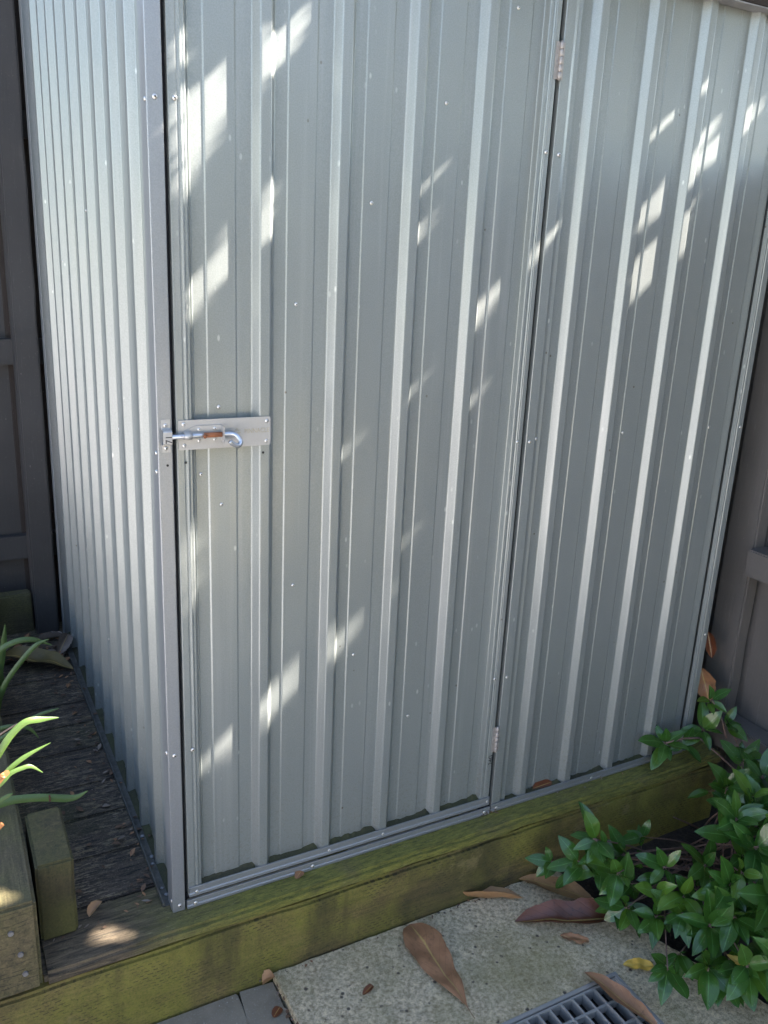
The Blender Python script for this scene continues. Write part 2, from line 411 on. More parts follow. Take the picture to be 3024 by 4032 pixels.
# ------------------------------------------------------------------ ribbed sheet
D, PITCH = .016, .150
def fold(pts, r=.0022, n=3):
    """round every corner of a polyline"""
    out = [pts[0]]
    for a, b, c in zip(pts, pts[1:], pts[2:]):
        a, b, c = Vector(a), Vector(b), Vector(c)
        d1, d2 = (a - b), (c - b); q = min(r, d1.length * .45, d2.length * .45)
        p, s_ = b + d1.normalized() * q, b + d2.normalized() * q
        for k in range(n + 1):
            t = k / n; out.append(tuple(p * (1 - t) ** 2 + b * 2 * t * (1 - t) + s_ * t * t))
    out.append(pts[-1]); return out
def rib_profile(x0, x1, start):
    """(x, depth) polyline; rib crest [start, start+.0195] at depth 0, pan at depth D with a low raised band"""
    pts = []
    k = math.floor((x0 - start) / PITCH) - 1
    while True:
        s0 = start + k * PITCH
        if s0 - .02 > x1: break
        pts += [(s0 - .011, D), (s0, 0), (s0 + .0195, 0), (s0 + .0305, D),
                (s0 + .0540, D), (s0 + .0562, D - .0016), (s0 + .1085, D - .0016), (s0 + .1107, D)]
        k += 1
    def at(x):
        for a, b in zip(pts, pts[1:]):
            if a[0] <= x <= b[0]: return a[1] + (b[1] - a[1]) * (x - a[0]) / max(1e-9, b[0] - a[0])
        return D
    inner = [p for p in pts if x0 + .001 < p[0] < x1 - .001]
    return [(x0, at(x0))] + inner + [(x1, at(x1))]
def sheet(mb, prof, z0, z1, to3, rows=24, mi=0, amp=.0006, dents=()):
    prof = fold(prof); n = len(prof); vs = []
    for j in range(rows + 1):
        z = z0 + (z1 - z0) * j / rows
        for (x, d) in prof:
            dd = d + noise.noise(Vector((x * 7, z * 2.2, 3.1))) * amp
            for (dx, dz, rx, rz, a) in dents:
                q = ((x - dx) / rx) ** 2 + ((z - dz) / rz) ** 2
                if q < 4: dd += a * math.exp(-q * 1.5)
            vs.append(to3(x, dd, z))
    fs = [[j * n + i, j * n + i + 1, (j + 1) * n + i + 1, (j + 1) * n + i] for j in range(rows) for i in range(n - 1)]
    mb.add(vs, fs, mi, False)
front3 = lambda x, d, z: (x, d, z)
side3 = lambda y, d, z: (d, y, z * (1 + .17 * max(0, y) / 1.5) if z > 1.2 else z) if z < 1.2 else (d, y, z + .33 * max(0, y) / 1.5 * (z - 1.2) / .73)

# ------------------------------------------------------------------ garden shed
shed = thing('garden_shed', 'ribbed galvanised metal garden shed with one bolted door on the mossy timber deck', 'shed')

def screw_mesh(r=.0042, cross=True):
    mb = MB(); bm = bmesh.new()
    bmesh.ops.create_uvsphere(bm, u_segments=14, v_segments=8, radius=1)
    bmesh.ops.delete(bm, geom=[v for v in bm.verts if v.co.z < -.01], context='VERTS')
    for v in bm.verts: v.co = Vector((v.co.x * r, -v.co.z * r * .55, v.co.y * r))
    bm.normal_update(); bmesh.ops.recalc_face_normals(bm, faces=bm.faces[:]); mb.bm(bm, 0, True)
    if cross:
        for a in (.5, .5 + math.pi / 2):
            mb.box(-r * .45, r * .45, -r * .60, -r * .38, -r * .12, r * .12, 1, 0, 0, Matrix.Rotation(a, 4, 'Y'))
    else:
        b2 = bmesh.new(); bmesh.ops.create_cone(b2, cap_ends=True, segments=10, radius1=r * .24, radius2=r * .24, depth=r * .3)
        b2.transform(Matrix.Rotation(math.pi / 2, 4, 'X')); b2.transform(Matrix.Translation((0, -r * .46, 0))); mb.bm(b2, 1)
    return mb
sc0 = None; rv0 = None
def fixing(name, x, y, z, parent, cross=True, rot=0, size=1.0, side=False):
    global sc0, rv0
    src = sc0 if cross else rv0
    if src is None:
        o = screw_mesh(.0046 if cross else .0040, cross).build(name, [M['screw'], M['slot']])
        if cross: sc0 = o
        else: rv0 = o
    else:
        o = src.copy(); COL.objects.link(o)
    o.name = name; o.parent = parent; o.location = (x, y, z)
    o.rotation_euler = (0, rot, R(-90) if side else 0); o.scale = (size,) * 3
    return o

# side wall (x = 0 plane, ribs along y)
ZW = 1.93
mb = MB()
sheet(mb, rib_profile(.012, 1.505, .005), -.004, ZW, side3, 24)
side_wall = mb.build('side_wall', M['zinc'], shed)
for y, z in ((.62, 1.42), (.62, .36), (1.02, 1.30), (.90, .40), (.36, .97)):
    fixing('screw', -.0004 + D * .0, y, z, side_wall, True, .3, .7, True)
mb = MB(); mb.box(-.006, .020, 1.487, 1.516, -.002, ZW + .32); mb.box(-.0085, -.0062, 1.470, 1.5165, -.002, ZW + .32)
mb.build('rear_corner_trim', M['zinc_trim'], shed)
# floor flashing beside the side wall, and the algae shelf in its recess
mb = MB(); mb.box(-.0195, -.0165, .02, 1.50, -.001, .010); mb.box(-.0195, -.001, .02, 1.50, -.0012, .0006)
mb.build('floor_flashing', M['flashing'], shed)
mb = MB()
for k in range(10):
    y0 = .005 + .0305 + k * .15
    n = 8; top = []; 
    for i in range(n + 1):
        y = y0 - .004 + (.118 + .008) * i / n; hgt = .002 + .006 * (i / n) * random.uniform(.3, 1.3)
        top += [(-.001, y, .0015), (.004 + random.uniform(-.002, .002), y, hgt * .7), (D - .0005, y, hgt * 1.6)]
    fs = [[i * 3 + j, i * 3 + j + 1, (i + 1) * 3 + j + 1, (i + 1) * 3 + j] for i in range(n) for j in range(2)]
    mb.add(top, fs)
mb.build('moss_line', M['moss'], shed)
# rear and right walls, roof, so that the box is closed
mb = MB(); mb.box(.02, 1.50, 1.497, 1.503, 0, ZW + .3); mb.build('rear_wall', M['zinc'], shed)
mb = MB(); mb.box(1.505, 1.511, .03, 1.49, 0, ZW); mb.build('right_wall', M['zinc'], shed)
mb = MB(); sheet(mb, rib_profile(-.003, 1.55, .04), 0, 1, lambda x, d, t: (x, -.028 + 1.57 * t, 2.025 - d + .32 * t), 6)
mb.build('roof', M['zinc'], shed)
mb = MB()
mb.box(.02, 1.55, -.022, -.019, 1.911, 1.945); mb.box(.02, 1.55, -.034, -.0225, 1.9425, 2.016)
mb.build('roof_trim', M['fence_gap'], shed)
mb = MB(); mb.box(.021, 1.549, -.0255, -.0225, 1.9092, 1.942, 0, .001); mb.build('gutter_strip', M['fence_gap'], shed)
mb = MB(); mb.box(.02, 1.55, -.024, .012, 1.9060, 1.9088, 0, .0005); mb.build('eave_strip', M['eave'], shed)

# corner post
mb = MB()
mb.add(*(lambda P: ([(x, y, z) for z in (-.003, ZW) for (x, y) in P], [[i, i + 1, len(P) + i + 1, len(P) + i] for i in range(len(P) - 1)]))(
    fold([(-.004, .036), (-.004, -.004), (.0225, -.004), (.0225, .020)], .002, 3)))
post = mb.build('corner_post', M['zinc_trim'], shed)
for x, z in ((.0095, 1.579), (.0095, .377), (.011, .012)): fixing('screw', x, -.0042, z, post, True, random.random())
for y, z in ((.006, 1.575), (.006, .381), (.010, .995), (.012, .960), (.006, .022)): fixing('screw', -.0042, y, z, post, True, random.random(), .9, True)
mb = MB(); mb.box(.0145, .0310, .014, .016, 0, ZW); mb.box(.790, .835, .0175, .0195, .0, ZW); mb.build('door_gap_shade', M['gap'], shed)  # dark strips behind the door edges, their black standing in for shade
for z in (.974,):
    mb = MB(); bm = bmesh.new(); bmesh.ops.create_cone(bm, cap_ends=True, segments=12, radius1=.0022, radius2=.0022, depth=.0006)
    bm.transform(Matrix.Rotation(math.pi / 2, 4, 'X')); mb.bm(bm); mb.build('screw_hole', M['slot'], post, (.0125, -.0043, z))

# front wall to the right of the door
mb = MB()
sheet(mb, [(.8165, .012), (.8165, -.0005), (.8420, -.0005), (.8445, .004), (.852, .006), (.862, .0045)] + rib_profile(.8635, 1.493, .905)[0:], .010, ZW, front3, 26,
      dents=((.9115, .565, .009, .012, .006), (.918, .556, .006, .006, -.003)))
wall = mb.build('front_wall', M['zinc'], shed)
mb = MB()
mb.add(*(lambda P: ([(x, y, z) for z in (.0, ZW) for (x, y) in P], [[i, i + 1, len(P) + i + 1, len(P) + i] for i in range(len(P) - 1)]))(
    fold([(1.4945, .010), (1.4945, -.002), (1.4995, -.002), (1.5005, -.0005), (1.502, -.0025), (1.5205, -.0025), (1.5205, .036)], .001, 2)))
trim = mb.build('corner_trim', M['zinc'], shed)
for z in (.965, .372, 1.565, .030): fixing('screw', 1.511, -.0027, z, trim, False, 0, 1.0)
for x, y, z in ((.8315, -.0007, 1.566), (.8265, -.0007, .967), (.8475, .004, .972), (.8265, -.0007, .380), (1.118, D - .0018, .969), (1.413, D - .0018, .967)):
    fixing('screw', x, y, z, wall, z > 1.5, random.random())
def rail(mb, x0, x1, z0, z1, y0, depth=.018):
    h = z1 - z0
    P = fold([(z0, y0 + depth), (z0, y0), (z0 + h * .30, y0), (z0 + h * .36, y0 + .0022), (z0 + h * .46, y0 + .0022), (z0 + h * .52, y0), (z1, y0), (z1, y0 + .0035)], .0008, 2)
    vs = []; n = len(P)
    for k in range(13):
        x = x0 + (x1 - x0) * k / 12
        for (z, y) in P: vs.append((x, y + noise.noise(Vector((x * 5, z, 1))) * .0006, z + noise.noise(Vector((x * 4, 7, 1))) * .0007))
    fs = [[k * n + i, k * n + i + 1, (k + 1) * n + i + 1, (k + 1) * n + i] for k in range(12) for i in range(n - 1)]
    fs += [list(range(n)), [12 * n + i for i in range(n)][::-1]]
    mb.add(vs, fs)
mb = MB(); rail(mb, .812, 1.4935, -.0005, .0215, -.0055); wrail = mb.build('floor_rail', M['zinc_trim'], shed)
for x in (.828, 1.145, 1.40): fixing('screw', x, -.0058, .010, wrail, False, 0, 1)
mb = MB(); rail(mb, .0265, .8065, -.0010, .0200, -.0075, .03); sill = mb.build('door_sill', M['zinc_trim'], shed)
for x in (.0440, .3160, .7900): fixing('screw', x, -.0078, .0095, sill, False, 0, 1.1)
mb = MB(); mb.box(.028, .806, .004, .006, .017, .030); mb.build('sill_gap_shade', M['gap'], shed)  # black strip in place of the shade between door and sill
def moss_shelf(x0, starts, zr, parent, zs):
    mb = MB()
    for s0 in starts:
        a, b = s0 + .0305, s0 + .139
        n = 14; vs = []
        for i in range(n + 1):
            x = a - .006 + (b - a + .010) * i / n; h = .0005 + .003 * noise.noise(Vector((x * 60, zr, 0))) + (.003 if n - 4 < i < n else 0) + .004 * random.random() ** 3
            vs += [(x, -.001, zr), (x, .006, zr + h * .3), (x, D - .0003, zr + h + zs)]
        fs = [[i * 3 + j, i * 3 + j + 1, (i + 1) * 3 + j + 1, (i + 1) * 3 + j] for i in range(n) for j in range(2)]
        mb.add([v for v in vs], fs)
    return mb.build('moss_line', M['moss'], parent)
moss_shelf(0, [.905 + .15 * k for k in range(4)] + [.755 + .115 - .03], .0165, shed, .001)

# door
mb = MB()
sheet(mb, [(.0305, .012), (.0305, -.0005), (.0445, -.0005), (.0455, .0008), (.0490, .0008), (.0500, -.0012), (.0530, -.0012), (.0545, .001), (.0595, .001), (.0610, .003), (.0650, D)] + rib_profile(.0680, .7760, .189)
      + [(.7775, .0), (.7850, -.0005), (.7865, .0012), (.7890, .0012), (.7900, -.0008), (.7925, -.0008), (.7935, .0010), (.7945, -.0005), (.8055, -.0005), (.8055, .014)],
      .028, 1.925, front3, 26, dents=((.20, .50, .08, .25, .0008), (.33, 1.1, .1, .3, -.0008), (.62, .7, .1, .3, .001)))
door = mb.build('door', M['zinc'], shed)
mb = MB(); rail(mb, .0320, .8050, .0245, .0475, -.0045); drail = mb.build('bottom_rail', M['zinc_trim'], door)
moss_shelf(0, [.039] + [.189 + .15 * k for k in range(4)], .0440, door, .004)
for x, z in ((.114, 1.073), (.264, 1.259), (.413, 1.446), (.564, 1.634), (.712, 1.817), (.079, .948), (.1175, .886), (.266, .699), (.411, .514), (.559, .328)):
    fixing('rivet', x, D - (.0022 if abs((x - .243) % .15 - 0) < .052 else .0006), z, door, False, 0, .95)
for x, z in ((.042, 1.581), (.047, .379), (.048, .0355), (.358, .036), (.498, .036), (.798, .037), (.798, 1.568), (.7925, .969), (.7895, .383)):
    fixing('screw', x, -.0014 if z > .1 else -.0048, z, door, abs(z - .97) > .1 and z > .1, random.random(), .95)
for x, z in ((.0465, .976), (.195, .985)):
    mb = MB(); bm = bmesh.new(); bmesh.ops.create_cone(bm, cap_ends=True, segments=12, radius1=.0024, radius2=.0024, depth=.0006)
    bm.transform(Matrix.Rotation(math.pi / 2, 4, 'X')); mb.bm(bm); mb.build('screw_hole', M['slot'], door, (x, -.0006, z))
def hinge(zlo, zhi):
    mb = MB(); n = 5; L = (zhi - zlo) / n
    for k in range(n): mb.tube([(0, 0, k * L + .0005), (0, 0, k * L + .0018), (0, 0, (k + 1) * L - .0018), (0, 0, (k + 1) * L - .0005)], [.0036, .0044, .0044, .0036], 12)
    mb.tube([(0, 0, -.002), (0, 0, n * L + .002)], .0028, 10)
    mb.box(-.012, 0, .002, .0032, 0, n * L); mb.box(0, .010, .002, .0032, 0, n * L)
    return mb.build('hinge', M['hinge'], door, (.8110, -.0032, zlo))
hinge(.177, .246); hinge(1.703, 1.770)

# pad bolt across door and post
yP = -.0032
mb = MB()
bm = bmesh.new(); cs = []
def rrect(x0, x1, z0, z1, r, n=4):
    out = []
    for cx, cz, a0 in ((x1 - r, z1 - r, 0), (x0 + r, z1 - r, 90), (x0 + r, z0 + r, 180), (x1 - r, z0 + r, 270)):
        for k in range(n + 1):
            a = R(a0 + 90 * k / n); out.append((cx + r * math.cos(a), cz + r * math.sin(a)))
    return out
def prism(mb, outline, y0, y1, mi=0):
    n = len(outline); vs = [(x, y0, z) for x, z in outline] + [(x, y1, z) for x, z in outline]
    mb.add(vs, [list(range(n)), [n + i for i in range(n)][::-1]] + [[i, n + i, n + (i + 1) % n, (i + 1) % n] for i in range(n)], mi)
mb = MB(); prism(mb, rrect(.0335, .2085, 1.000, 1.0545, .003), yP, yP + .0022)
mb.add([(.2083, yP, 1.0005), (.2083, yP, 1.0540), (.2150, yP + .0115, 1.0540), (.2150, yP + .0115, 1.0005)], [[0, 1, 2, 3]])
plate = mb.build('bolt_plate', M['zinc_plate'], door)
for x, z in ((.0435, 1.0475), (.2010, 1.0462), (.0440, 1.0085), (.2005, 1.0080)): fixing('rivet', x, yP - .0002, z, door, False, 0, .95)
mb = MB(); yB = yP - .0022
prism(mb, [(.0400, 1.0330), (.0640, 1.0440), (.1100, 1.0435), (.1120, 1.0435), (.1120, 1.0120), (.0700, 1.0120), (.0560, 1.0130), (.0400, 1.0190)], yB, yB + .0018)
mb.box(.1115, .1132, -.0235, yB, 1.0135, 1.0435, 0, .0004)
prism(mb, [(p[0], p[1]) for p in rrect(.1105, .1190, 1.0075, 1.0210, .004)], -.0235, -.0220)
for k in (0,):  # strap that arches over the bolt
    P = []
    for i in range(13):
        a = math.pi * i / 12; P.append((yB - .0005 - math.sin(a) * .0145, 1.0275 + math.cos(a) * .0078))
    vs = [(x, y, z) for x in (.0415, .0555) for (y, z) in P] + [(x, y * .86, 1.0275 + (z - 1.0275) * .8) for x in (.0415, .0555) for (y, z) in P]
    n = 13
    mb.add(vs, [[i, i + 1, n + i + 1, n + i] for i in range(12)] + [[i, 2 * n + i, 2 * n + i + 1, i + 1] for i in range(12)] + [[n + i, n + i + 1, 3 * n + i + 1, 3 * n + i] for i in range(12)], 0, True)
mb.build('bolt_guide', M['zinc_plate'], door)
for x, z in ((.0705, 1.0370), (.1000, 1.0378), (.0708, 1.0165), (.1000, 1.0172)): fixing('rivet', x, yB - .0002, z, door, False, 0, .85)
yR = -.0118; zR = 1.0273
mb = MB(); mb.tube([(.0105, yR, zR), (.0115, yR, zR), (.0700, yR, zR), (.0780, yR, zR)], [.0038, .0046, .0046, .0046], 14)
mb.tube([(.0775, yR, zR), (.1150, yR, zR)], .0047, 14, 1); mb.tube([(.078, yR - .003, zR), (.078, yR - .008, zR - .002)], .0030, 10, 1)
hp = [(.1150, yR, zR)]
hp += [(.1290, yR - .004, zR + .0005), (.1355, yR - .009, zR - .0015), (.1395, yR - .014, zR - .0065), (.1410, yR - .017, zR - .0130), (.1370, yR - .020, zR - .0178), (.1300, yR - .022, zR - .0170), (.1225, yR - .0235, zR - .0120), (.1185, yR - .0240, zR - .0085)]
# smooth the handle path
def catmull(P, n=5):
    P = [Vector(p) for p in P]; out = []
    for i in range(len(P) - 1):
        a, b, c, d = P[max(0, i - 1)], P[i], P[i + 1], P[min(len(P) - 1, i + 2)]
        for k in range(n):
            t = k / n
            out.append(.5 * ((2 * b) + (c - a) * t + (2 * a - 5 * b + 4 * c - d) * t * t + (3 * b - a - 3 * c + d) * t ** 3))
    out.append(P[-1]); return out
mb.tube(catmull(hp), .0046, 14, 0)
mb.build('sliding_bolt', [M['bolt'], M['rust']], door)
# keeper on the post
mb = MB(); n = 9; prof = [(.9985, -.0056), (1.0130, -.0056), (1.0145, -.0180), (1.0165, -.0192), (1.0375, -.0192), (1.0395, -.0180), (1.0410, -.0056), (1.0580, -.0056)]
prof = fold([(z, y) for z, y in prof], .0018, 3); n = len(prof)
vs = [(x, y, z) for x in (.0025, .0185) for z, y in prof] + [(x, y + .0014, z) for x in (.0025, .0185) for z, y in prof]
fs = [[i, n + i, n + i + 1, i + 1] for i in range(n - 1)] + [[2 * n + i, 2 * n + i + 1, 3 * n + i + 1, 3 * n + i] for i in range(n - 1)]
fs += [[i, i + 1, 2 * n + i + 1, 2 * n + i] for i in range(n - 1)] + [[n + i, 3 * n + i, 3 * n + i + 1, n + i + 1] for i in range(n - 1)]
mb.add(vs, fs); mb.build('bolt_keeper', M['zinc_plate'], post)
for z in (1.0475, 1.0062): fixing('rivet', .0102, -.0058, z, post, False, 0, .95)

def text(name, s, size, loc, rot, mat, parent, depth=.00025, sx=1.0):
    cu = bpy.data.curves.new(name, 'FONT'); cu.body = s; cu.size = size; cu.extrude = depth; cu.align_x = 'CENTER'; cu.align_y = 'CENTER'
    t = bpy.data.objects.new(name, cu); COL.objects.link(t)
    me = bpy.data.meshes.new_from_object(t.evaluated_get(bpy.context.evaluated_depsgraph_get()))
    bpy.data.objects.remove(t); me.materials.clear(); me.materials.append(mat)
    me.transform(Matrix.Diagonal((sx, 1, 1, 1)))
    o = bpy.data.objects.new(name, me); COL.objects.link(o); o.parent = parent; o.location = loc; o.rotation_euler = rot
    return o
text('number_marking', '71', .0165, (.0130, -.01945, 1.0245), (R(90), R(-90), 0), M['ink'], post, .0002, .95)
text('number_marking', '24G', .0165, (.8000, -.0010, .155), (R(90), R(-92), 0), M['ink'], door, .0002, 1.0)
text('stamped_lettering', 'PINNACLE', .0125, (.1815, yP - .0003, 1.0285), (R(90), 0, 0), M['emboss'], door, .0003, .84)
mb = MB()
def strip(x0, z0, x1, z1, w):
    d = Vector((x1 - x0, 0, z1 - z0)); q = Vector((-d.z, 0, d.x)).normalized() * w / 2
    prism(mb, [(x0 + q.x, z0 + q.z), (x1 + q.x, z1 + q.z), (x1 - q.x, z1 - q.z), (x0 - q.x, z0 - q.z)], yP - .0004, yP + .0002)
strip(.1370, 1.0275, .1425, 1.0350, .0012); strip(.1425, 1.0350, .1475, 1.0285, .0012); strip(.1385, 1.0262, .1500, 1.0268, .0016); strip(.1400, 1.0240, .1440, 1.0195, .0010); strip(.1440, 1.0195, .1500, 1.0198, .0010); strip(.1410, 1.0305, .1500, 1.0315, .0008)
mb.build('stamped_emblem', M['emboss'], door)

# ------------------------------------------------------------------ timber deck and its retaining sleepers
deck = thing('timber_deck', 'dark rotting timber deck under the shed with a yellow green mossy front edge', 'deck')
edges = [-.061, .098, .245, .397, .536, .708, .850, .978, 1.163, 1.32, 1.47, 1.62]
for k in range(len(edges) - 1):
    a, b = edges[k] + (.0018 if k else 0), edges[k + 1] - .0018
    mb = MB()
    x1 = 1.606 if k == 0 else (1.50 if k < 9 else 1.60)
    x0 = -.268 if k < 1 else -.30
    subdivided_box(mb, x0, x1, a, b, -.034 - .001 * k, -.0018, .045 if k else .028, .0016 if k else .0032, 9 if k else 15, 0, .008 if k == 0 else .004, k)
    mb.build('deck_board', M['edge_board'] if k == 0 else M['deck'], deck)
mb = MB(); subdivided_box(mb, -.95, 1.60, -.0595, -.012, -.232, -.0365, .035, .0030, 13, 0, .007, 3)
mb.build('face_sleeper', M['sleeper'], deck)

ret = thing('retaining_timber', 'brown square sawn retaining timber with nailed end grain left of the deck', 'timber')
mb = MB(); subdivided_box(mb, -.46, -.2705, -.071, 1.55, -.018, .182, .05, .0018, 8, 0, .006, 5)
mb.build('timber_beam', M['sleeper_dark'], ret)
for x, z in ((-.318, .128), (-.305, .075), (-.300, .028)):
    mb = MB(); bm = bmesh.new(); bmesh.ops.create_cone(bm, cap_ends=True, segments=12, radius1=.0055, radius2=.005, depth=.003)
    bm.transform(Matrix.Rotation(math.pi / 2, 4, 'X')); mb.bm(bm); mb.build('nail_head', M['nail'], ret, (x, -.0725, z))
mb = MB(); subdivided_box(mb, -.262, -.190, .0245, .212, 0, .180, .03, .0018, 12, 0, .005, 6)
tag(mb.build('timber_offcut', M['block']), 'short square timber block standing on the deck against the retaining timber', 'timber block')
mb = MB(); subdivided_box(mb, -.62, -.1015, 1.56, 1.61, -.04, .145, .05, .0018, 8, 0, .005, 8)
tag(mb.build('rear_sleeper', M['back_sleeper']), 'mossy green sleeper lying along the foot of the charcoal fence', 'timber sleeper')

# ------------------------------------------------------------------ fences
fl = thing('charcoal_fence', 'charcoal painted timber fence with two rails behind the shed on the left', 'fence', (0, 1.6, 0))
def part_box(name, mat, parent, x0, x1, y0, y1, z0, z1, amp=.0018, step=.09, bev=.003, seed=1, **k):
    mb = MB(); lx, ly, lz = parent.location
    subdivided_box(mb, x0 - lx, x1 - lx, y0 - ly, y1 - ly, z0 - lz, z1 - lz, step, amp, 7, 0, bev, seed)
    return mb.build(name, mat, parent)
part_box('post', M['fence_l'], fl, -.094, -.020, 1.522, 1.63, -.03, 2.15, .003, .05, .005, 2)
part_box('rail', M['fence_l'], fl, -1.2, 1.5, 1.632, 1.67, .252, .338, seed=3); part_box('rail', M['fence_l'], fl, -1.2, 1.5, 1.632, 1.67, .945, 1.030, seed=4)
part_box('rail', M['fence_l'], fl, -1.2, 1.5, 1.632, 1.67, 1.66, 1.74, seed=4)
x = -1.2; k = 0
while x < 1.5:
    part_box('paling', M['fence_l'] if x + .1 < -.05 else M['fence_gap'], fl, x - .006, x + .112, 1.672 + .006 * (k % 2), 1.690 + .006 * (k % 2), -.1, 2.2, seed=10 + k); x += .110; k += 1

fr = thing('grey_brown_fence', 'grey brown painted timber fence with thick rails to the right of the shed', 'fence', (1.65, 0, 0))
part_box('post', M['fence_r'], fr, 1.650, 1.695, -.005, .094, -.20, 1.62, .003, .05, .005, 21)
part_box('rail', M['fence_r'], fr, 1.620, 1.694, -3.2, -.0075, .537, .615, .0025, .09, .004, 22)
part_box('rail', M['fence_r'], fr, 1.620, 1.694, -3.2, -.0075, -.005, .088, .0025, .09, .004, 23)
part_box('rail', M['fence_r'], fr, 1.620, 1.694, -3.2, -.0075, 1.25, 1.33, .0025, .09, .004, 23)
y = .42; k = 0
ys = [(.096, 1.55)]; yy = -.004
part_box('paling', M['fence_r'], fr, 1.708, 1.726, -.028, .24, -.3, 1.62, seed=30)
yy = -.020
while yy > -3.2:
    part_box('paling', M['fence_r'], fr, 1.697 + .009 * (k % 2), 1.714 + .009 * (k % 2), yy - .146, yy + .004, -.3, 1.62 + .01 * random.random(), seed=31 + k, amp=.001); yy -= .141; k += 1
part_box('paling', M['fence_r'], fr, 1.712, 1.730, .24, 1.7, -.2, 1.62, seed=60)

# ------------------------------------------------------------------ ground, slab, pavers
ZS = -.193
mb = MB(); n = 60
vs = []
for j in range(n + 1):
    for i in range(n + 1):
        x = -2 + 5 * i / n; y = -3 + 5.0 * j / n
        vs.append((x, y, -.224 + .012 * noise.noise(Vector((x * 6, y * 6, 0)))))
mb.add(vs, [[j * (n + 1) + i, j * (n + 1) + i + 1, (j + 1) * (n + 1) + i + 1, (j + 1) * (n + 1) + i] for j in range(n) for i in range(n)], 0, True)
mb.add([(-60, -60, -.242), (60, -60, -.242), (60, 60, -.242), (-60, 60, -.242)], [[0, 1, 2, 3]])
structure(mb.build('ground', M['soil']))
# planter soil at the left of the retaining timber
mb = MB(); mb.box(-2.2, -.461, -.06, 1.60, -.24, .12); structure(mb.build('garden_soil', M['soil']))

def inside(poly, x, y):
    c = False; n = len(poly)
    for i in range(n):
        (x0, y0), (x1, y1) = poly[i], poly[(i + 1) % n]
        if (y0 > y) != (y1 > y) and x < (x1 - x0) * (y - y0) / (y1 - y0) + x0: c = not c
    return c
slab = MB()
outline = []
def rough_line(a, b, n, amp, seed):
    a, b = Vector((*a, 0)), Vector((*b, 0)); d = (b - a); q = Vector((-d.y, d.x, 0)).normalized(); out = []
    for i in range(n):
        t = i / n; p = a + d * t + q * amp * noise.noise(Vector((t * n * .45, seed, 0))); out.append((p.x, p.y))
    return out
gx0, gx1, gy0, gy1 = .560, .905, -.780, -.395   # drain opening
A = (.199, -.0665); B = (1.000, -.0650); Cc = (1.030, -.270); Dd = (1.155, -.62); E2 = (1.30, -1.3); F = (.235, -1.3)
ol = rough_line(A, B, 50, .004, 1) + rough_line(B, Cc, 14, .006, 2) + rough_line(Cc, Dd, 24, .008, 3) + rough_line(Dd, E2, 20, .008, 4) + [E2] + rough_line(F, A, 60, .005, 5)
bm = bmesh.new(); lo = [bm.verts.new((x, y, ZS)) for x, y in ol]; f = bm.faces.new(lo)
if f.normal.z < 0: f.normal_flip()
hole = [bm.verts.new(p) for p in ((gx0, gy0, ZS), (gx1, gy0, ZS), (gx1, gy1, ZS), (gx0, gy1, ZS))]
bm.normal_update()
bm.faces.remove(f)
for i in range(4): bm.edges.new((hole[i], hole[(i + 1) % 4]))
bmesh.ops.triangle_fill(bm, use_beauty=True, use_dissolve=False, edges=bm.edges[:])
for fc in [q for q in bm.faces if gx0 < q.calc_center_median().x < gx1 and gy0 < q.calc_center_median().y < gy1 and all(v in hole for v in q.verts)]: bm.faces.remove(fc)
r = bmesh.ops.extrude_face_region(bm, geom=bm.faces[:])
for v in [e for e in r['geom'] if isinstance(e, bmesh.types.BMVert)]: v.co.z -= .06
bmesh.ops.recalc_face_normals(bm, faces=bm.faces[:])
slab.bm(bm); structure(slab.build('concrete_path', M['concrete']))
mb = MB(); pv = [(-.6, -.345), (-.340, -.095), (-.091, .108)]
for (a, b) in ((-.55, -.325), (-.322, -.099), (-.0965, .118)):
    for j in range(4):
        y1 = -.063 - .225 * j
        mb.box(a + .003, b - .002, y1 - .222, y1, -.26, -.2125, 0, .003)
for j, (b0, b1) in enumerate(((.1225, .199),)):
    mb.add(*(lambda P: ([(x, y, z) for z in (-.26, -.2125) for (x, y) in P], [[4, 5, 6, 7], [0, 1, 5, 4], [1, 2, 6, 5], [2, 3, 7, 6], [3, 0, 4, 7]]))(
        [(.0895, -.330), (.190, -.330), (.1965, -.070), (.1215, -.064)]))
structure(mb.build('pavement', M['paver']))

mb = MB(); r_ = random.Random(2)
for i in range(13):
    for j in range(17):
        x = -3.65 + .302 * i + (.15 if j % 2 else 0); y = -5.0 + .252 * j
        if x > -.56 and y > -1.20: continue
        if y > -.33: continue
        mb.box(x, x + .297, y, y + .247, -.26, -.2125 + r_.uniform(-.002, .002), 0, .003)
structure(mb.build('paved_yard', M['yard']))  # paving out of view, made pale to bounce light onto the shed
mb = MB(); mb.box(.30, 2.6, -5.0, -1.32, -.26, -.196, 0, .003); structure(mb.build('yard_path', M['concrete']))

# ------------------------------------------------------------------ drain grate
gr = thing('drain_grate', 'galvanised steel drain grate set in the pale concrete path', 'drain', (.73, -.59, ZS))
rz = R(2.0)
def gbox(mb, x0, x1, y0, y1, z0, z1, bev=.0008): mb.box(x0 - .73, x1 - .73, y0 + .59, y1 + .59, z0, z1, 0, bev)
mb = MB(); gbox(mb, gx0, gx1, gy1 - .010, gy1 - .001, -.05, .001); gbox(mb, gx0, gx1, gy0 + .001, gy0 + .010, -.05, .001)
gbox(mb, gx0 + .001, gx0 + .010, gy0 + .0105, gy1 - .0105, -.05, .0005); gbox(mb, gx1 - .010, gx1 - .001, gy0 + .0105, gy1 - .0105, -.05, .0005)
mb.build('frame', M['grate'], gr)
mb = MB(); y = gy1 - .018; 
x = gx0 + .016
while x < gx1 - .014:
    gbox(mb, x, x + .0045, gy0 + .012, gy1 - .0125, -.030, -.0015); x += .0315
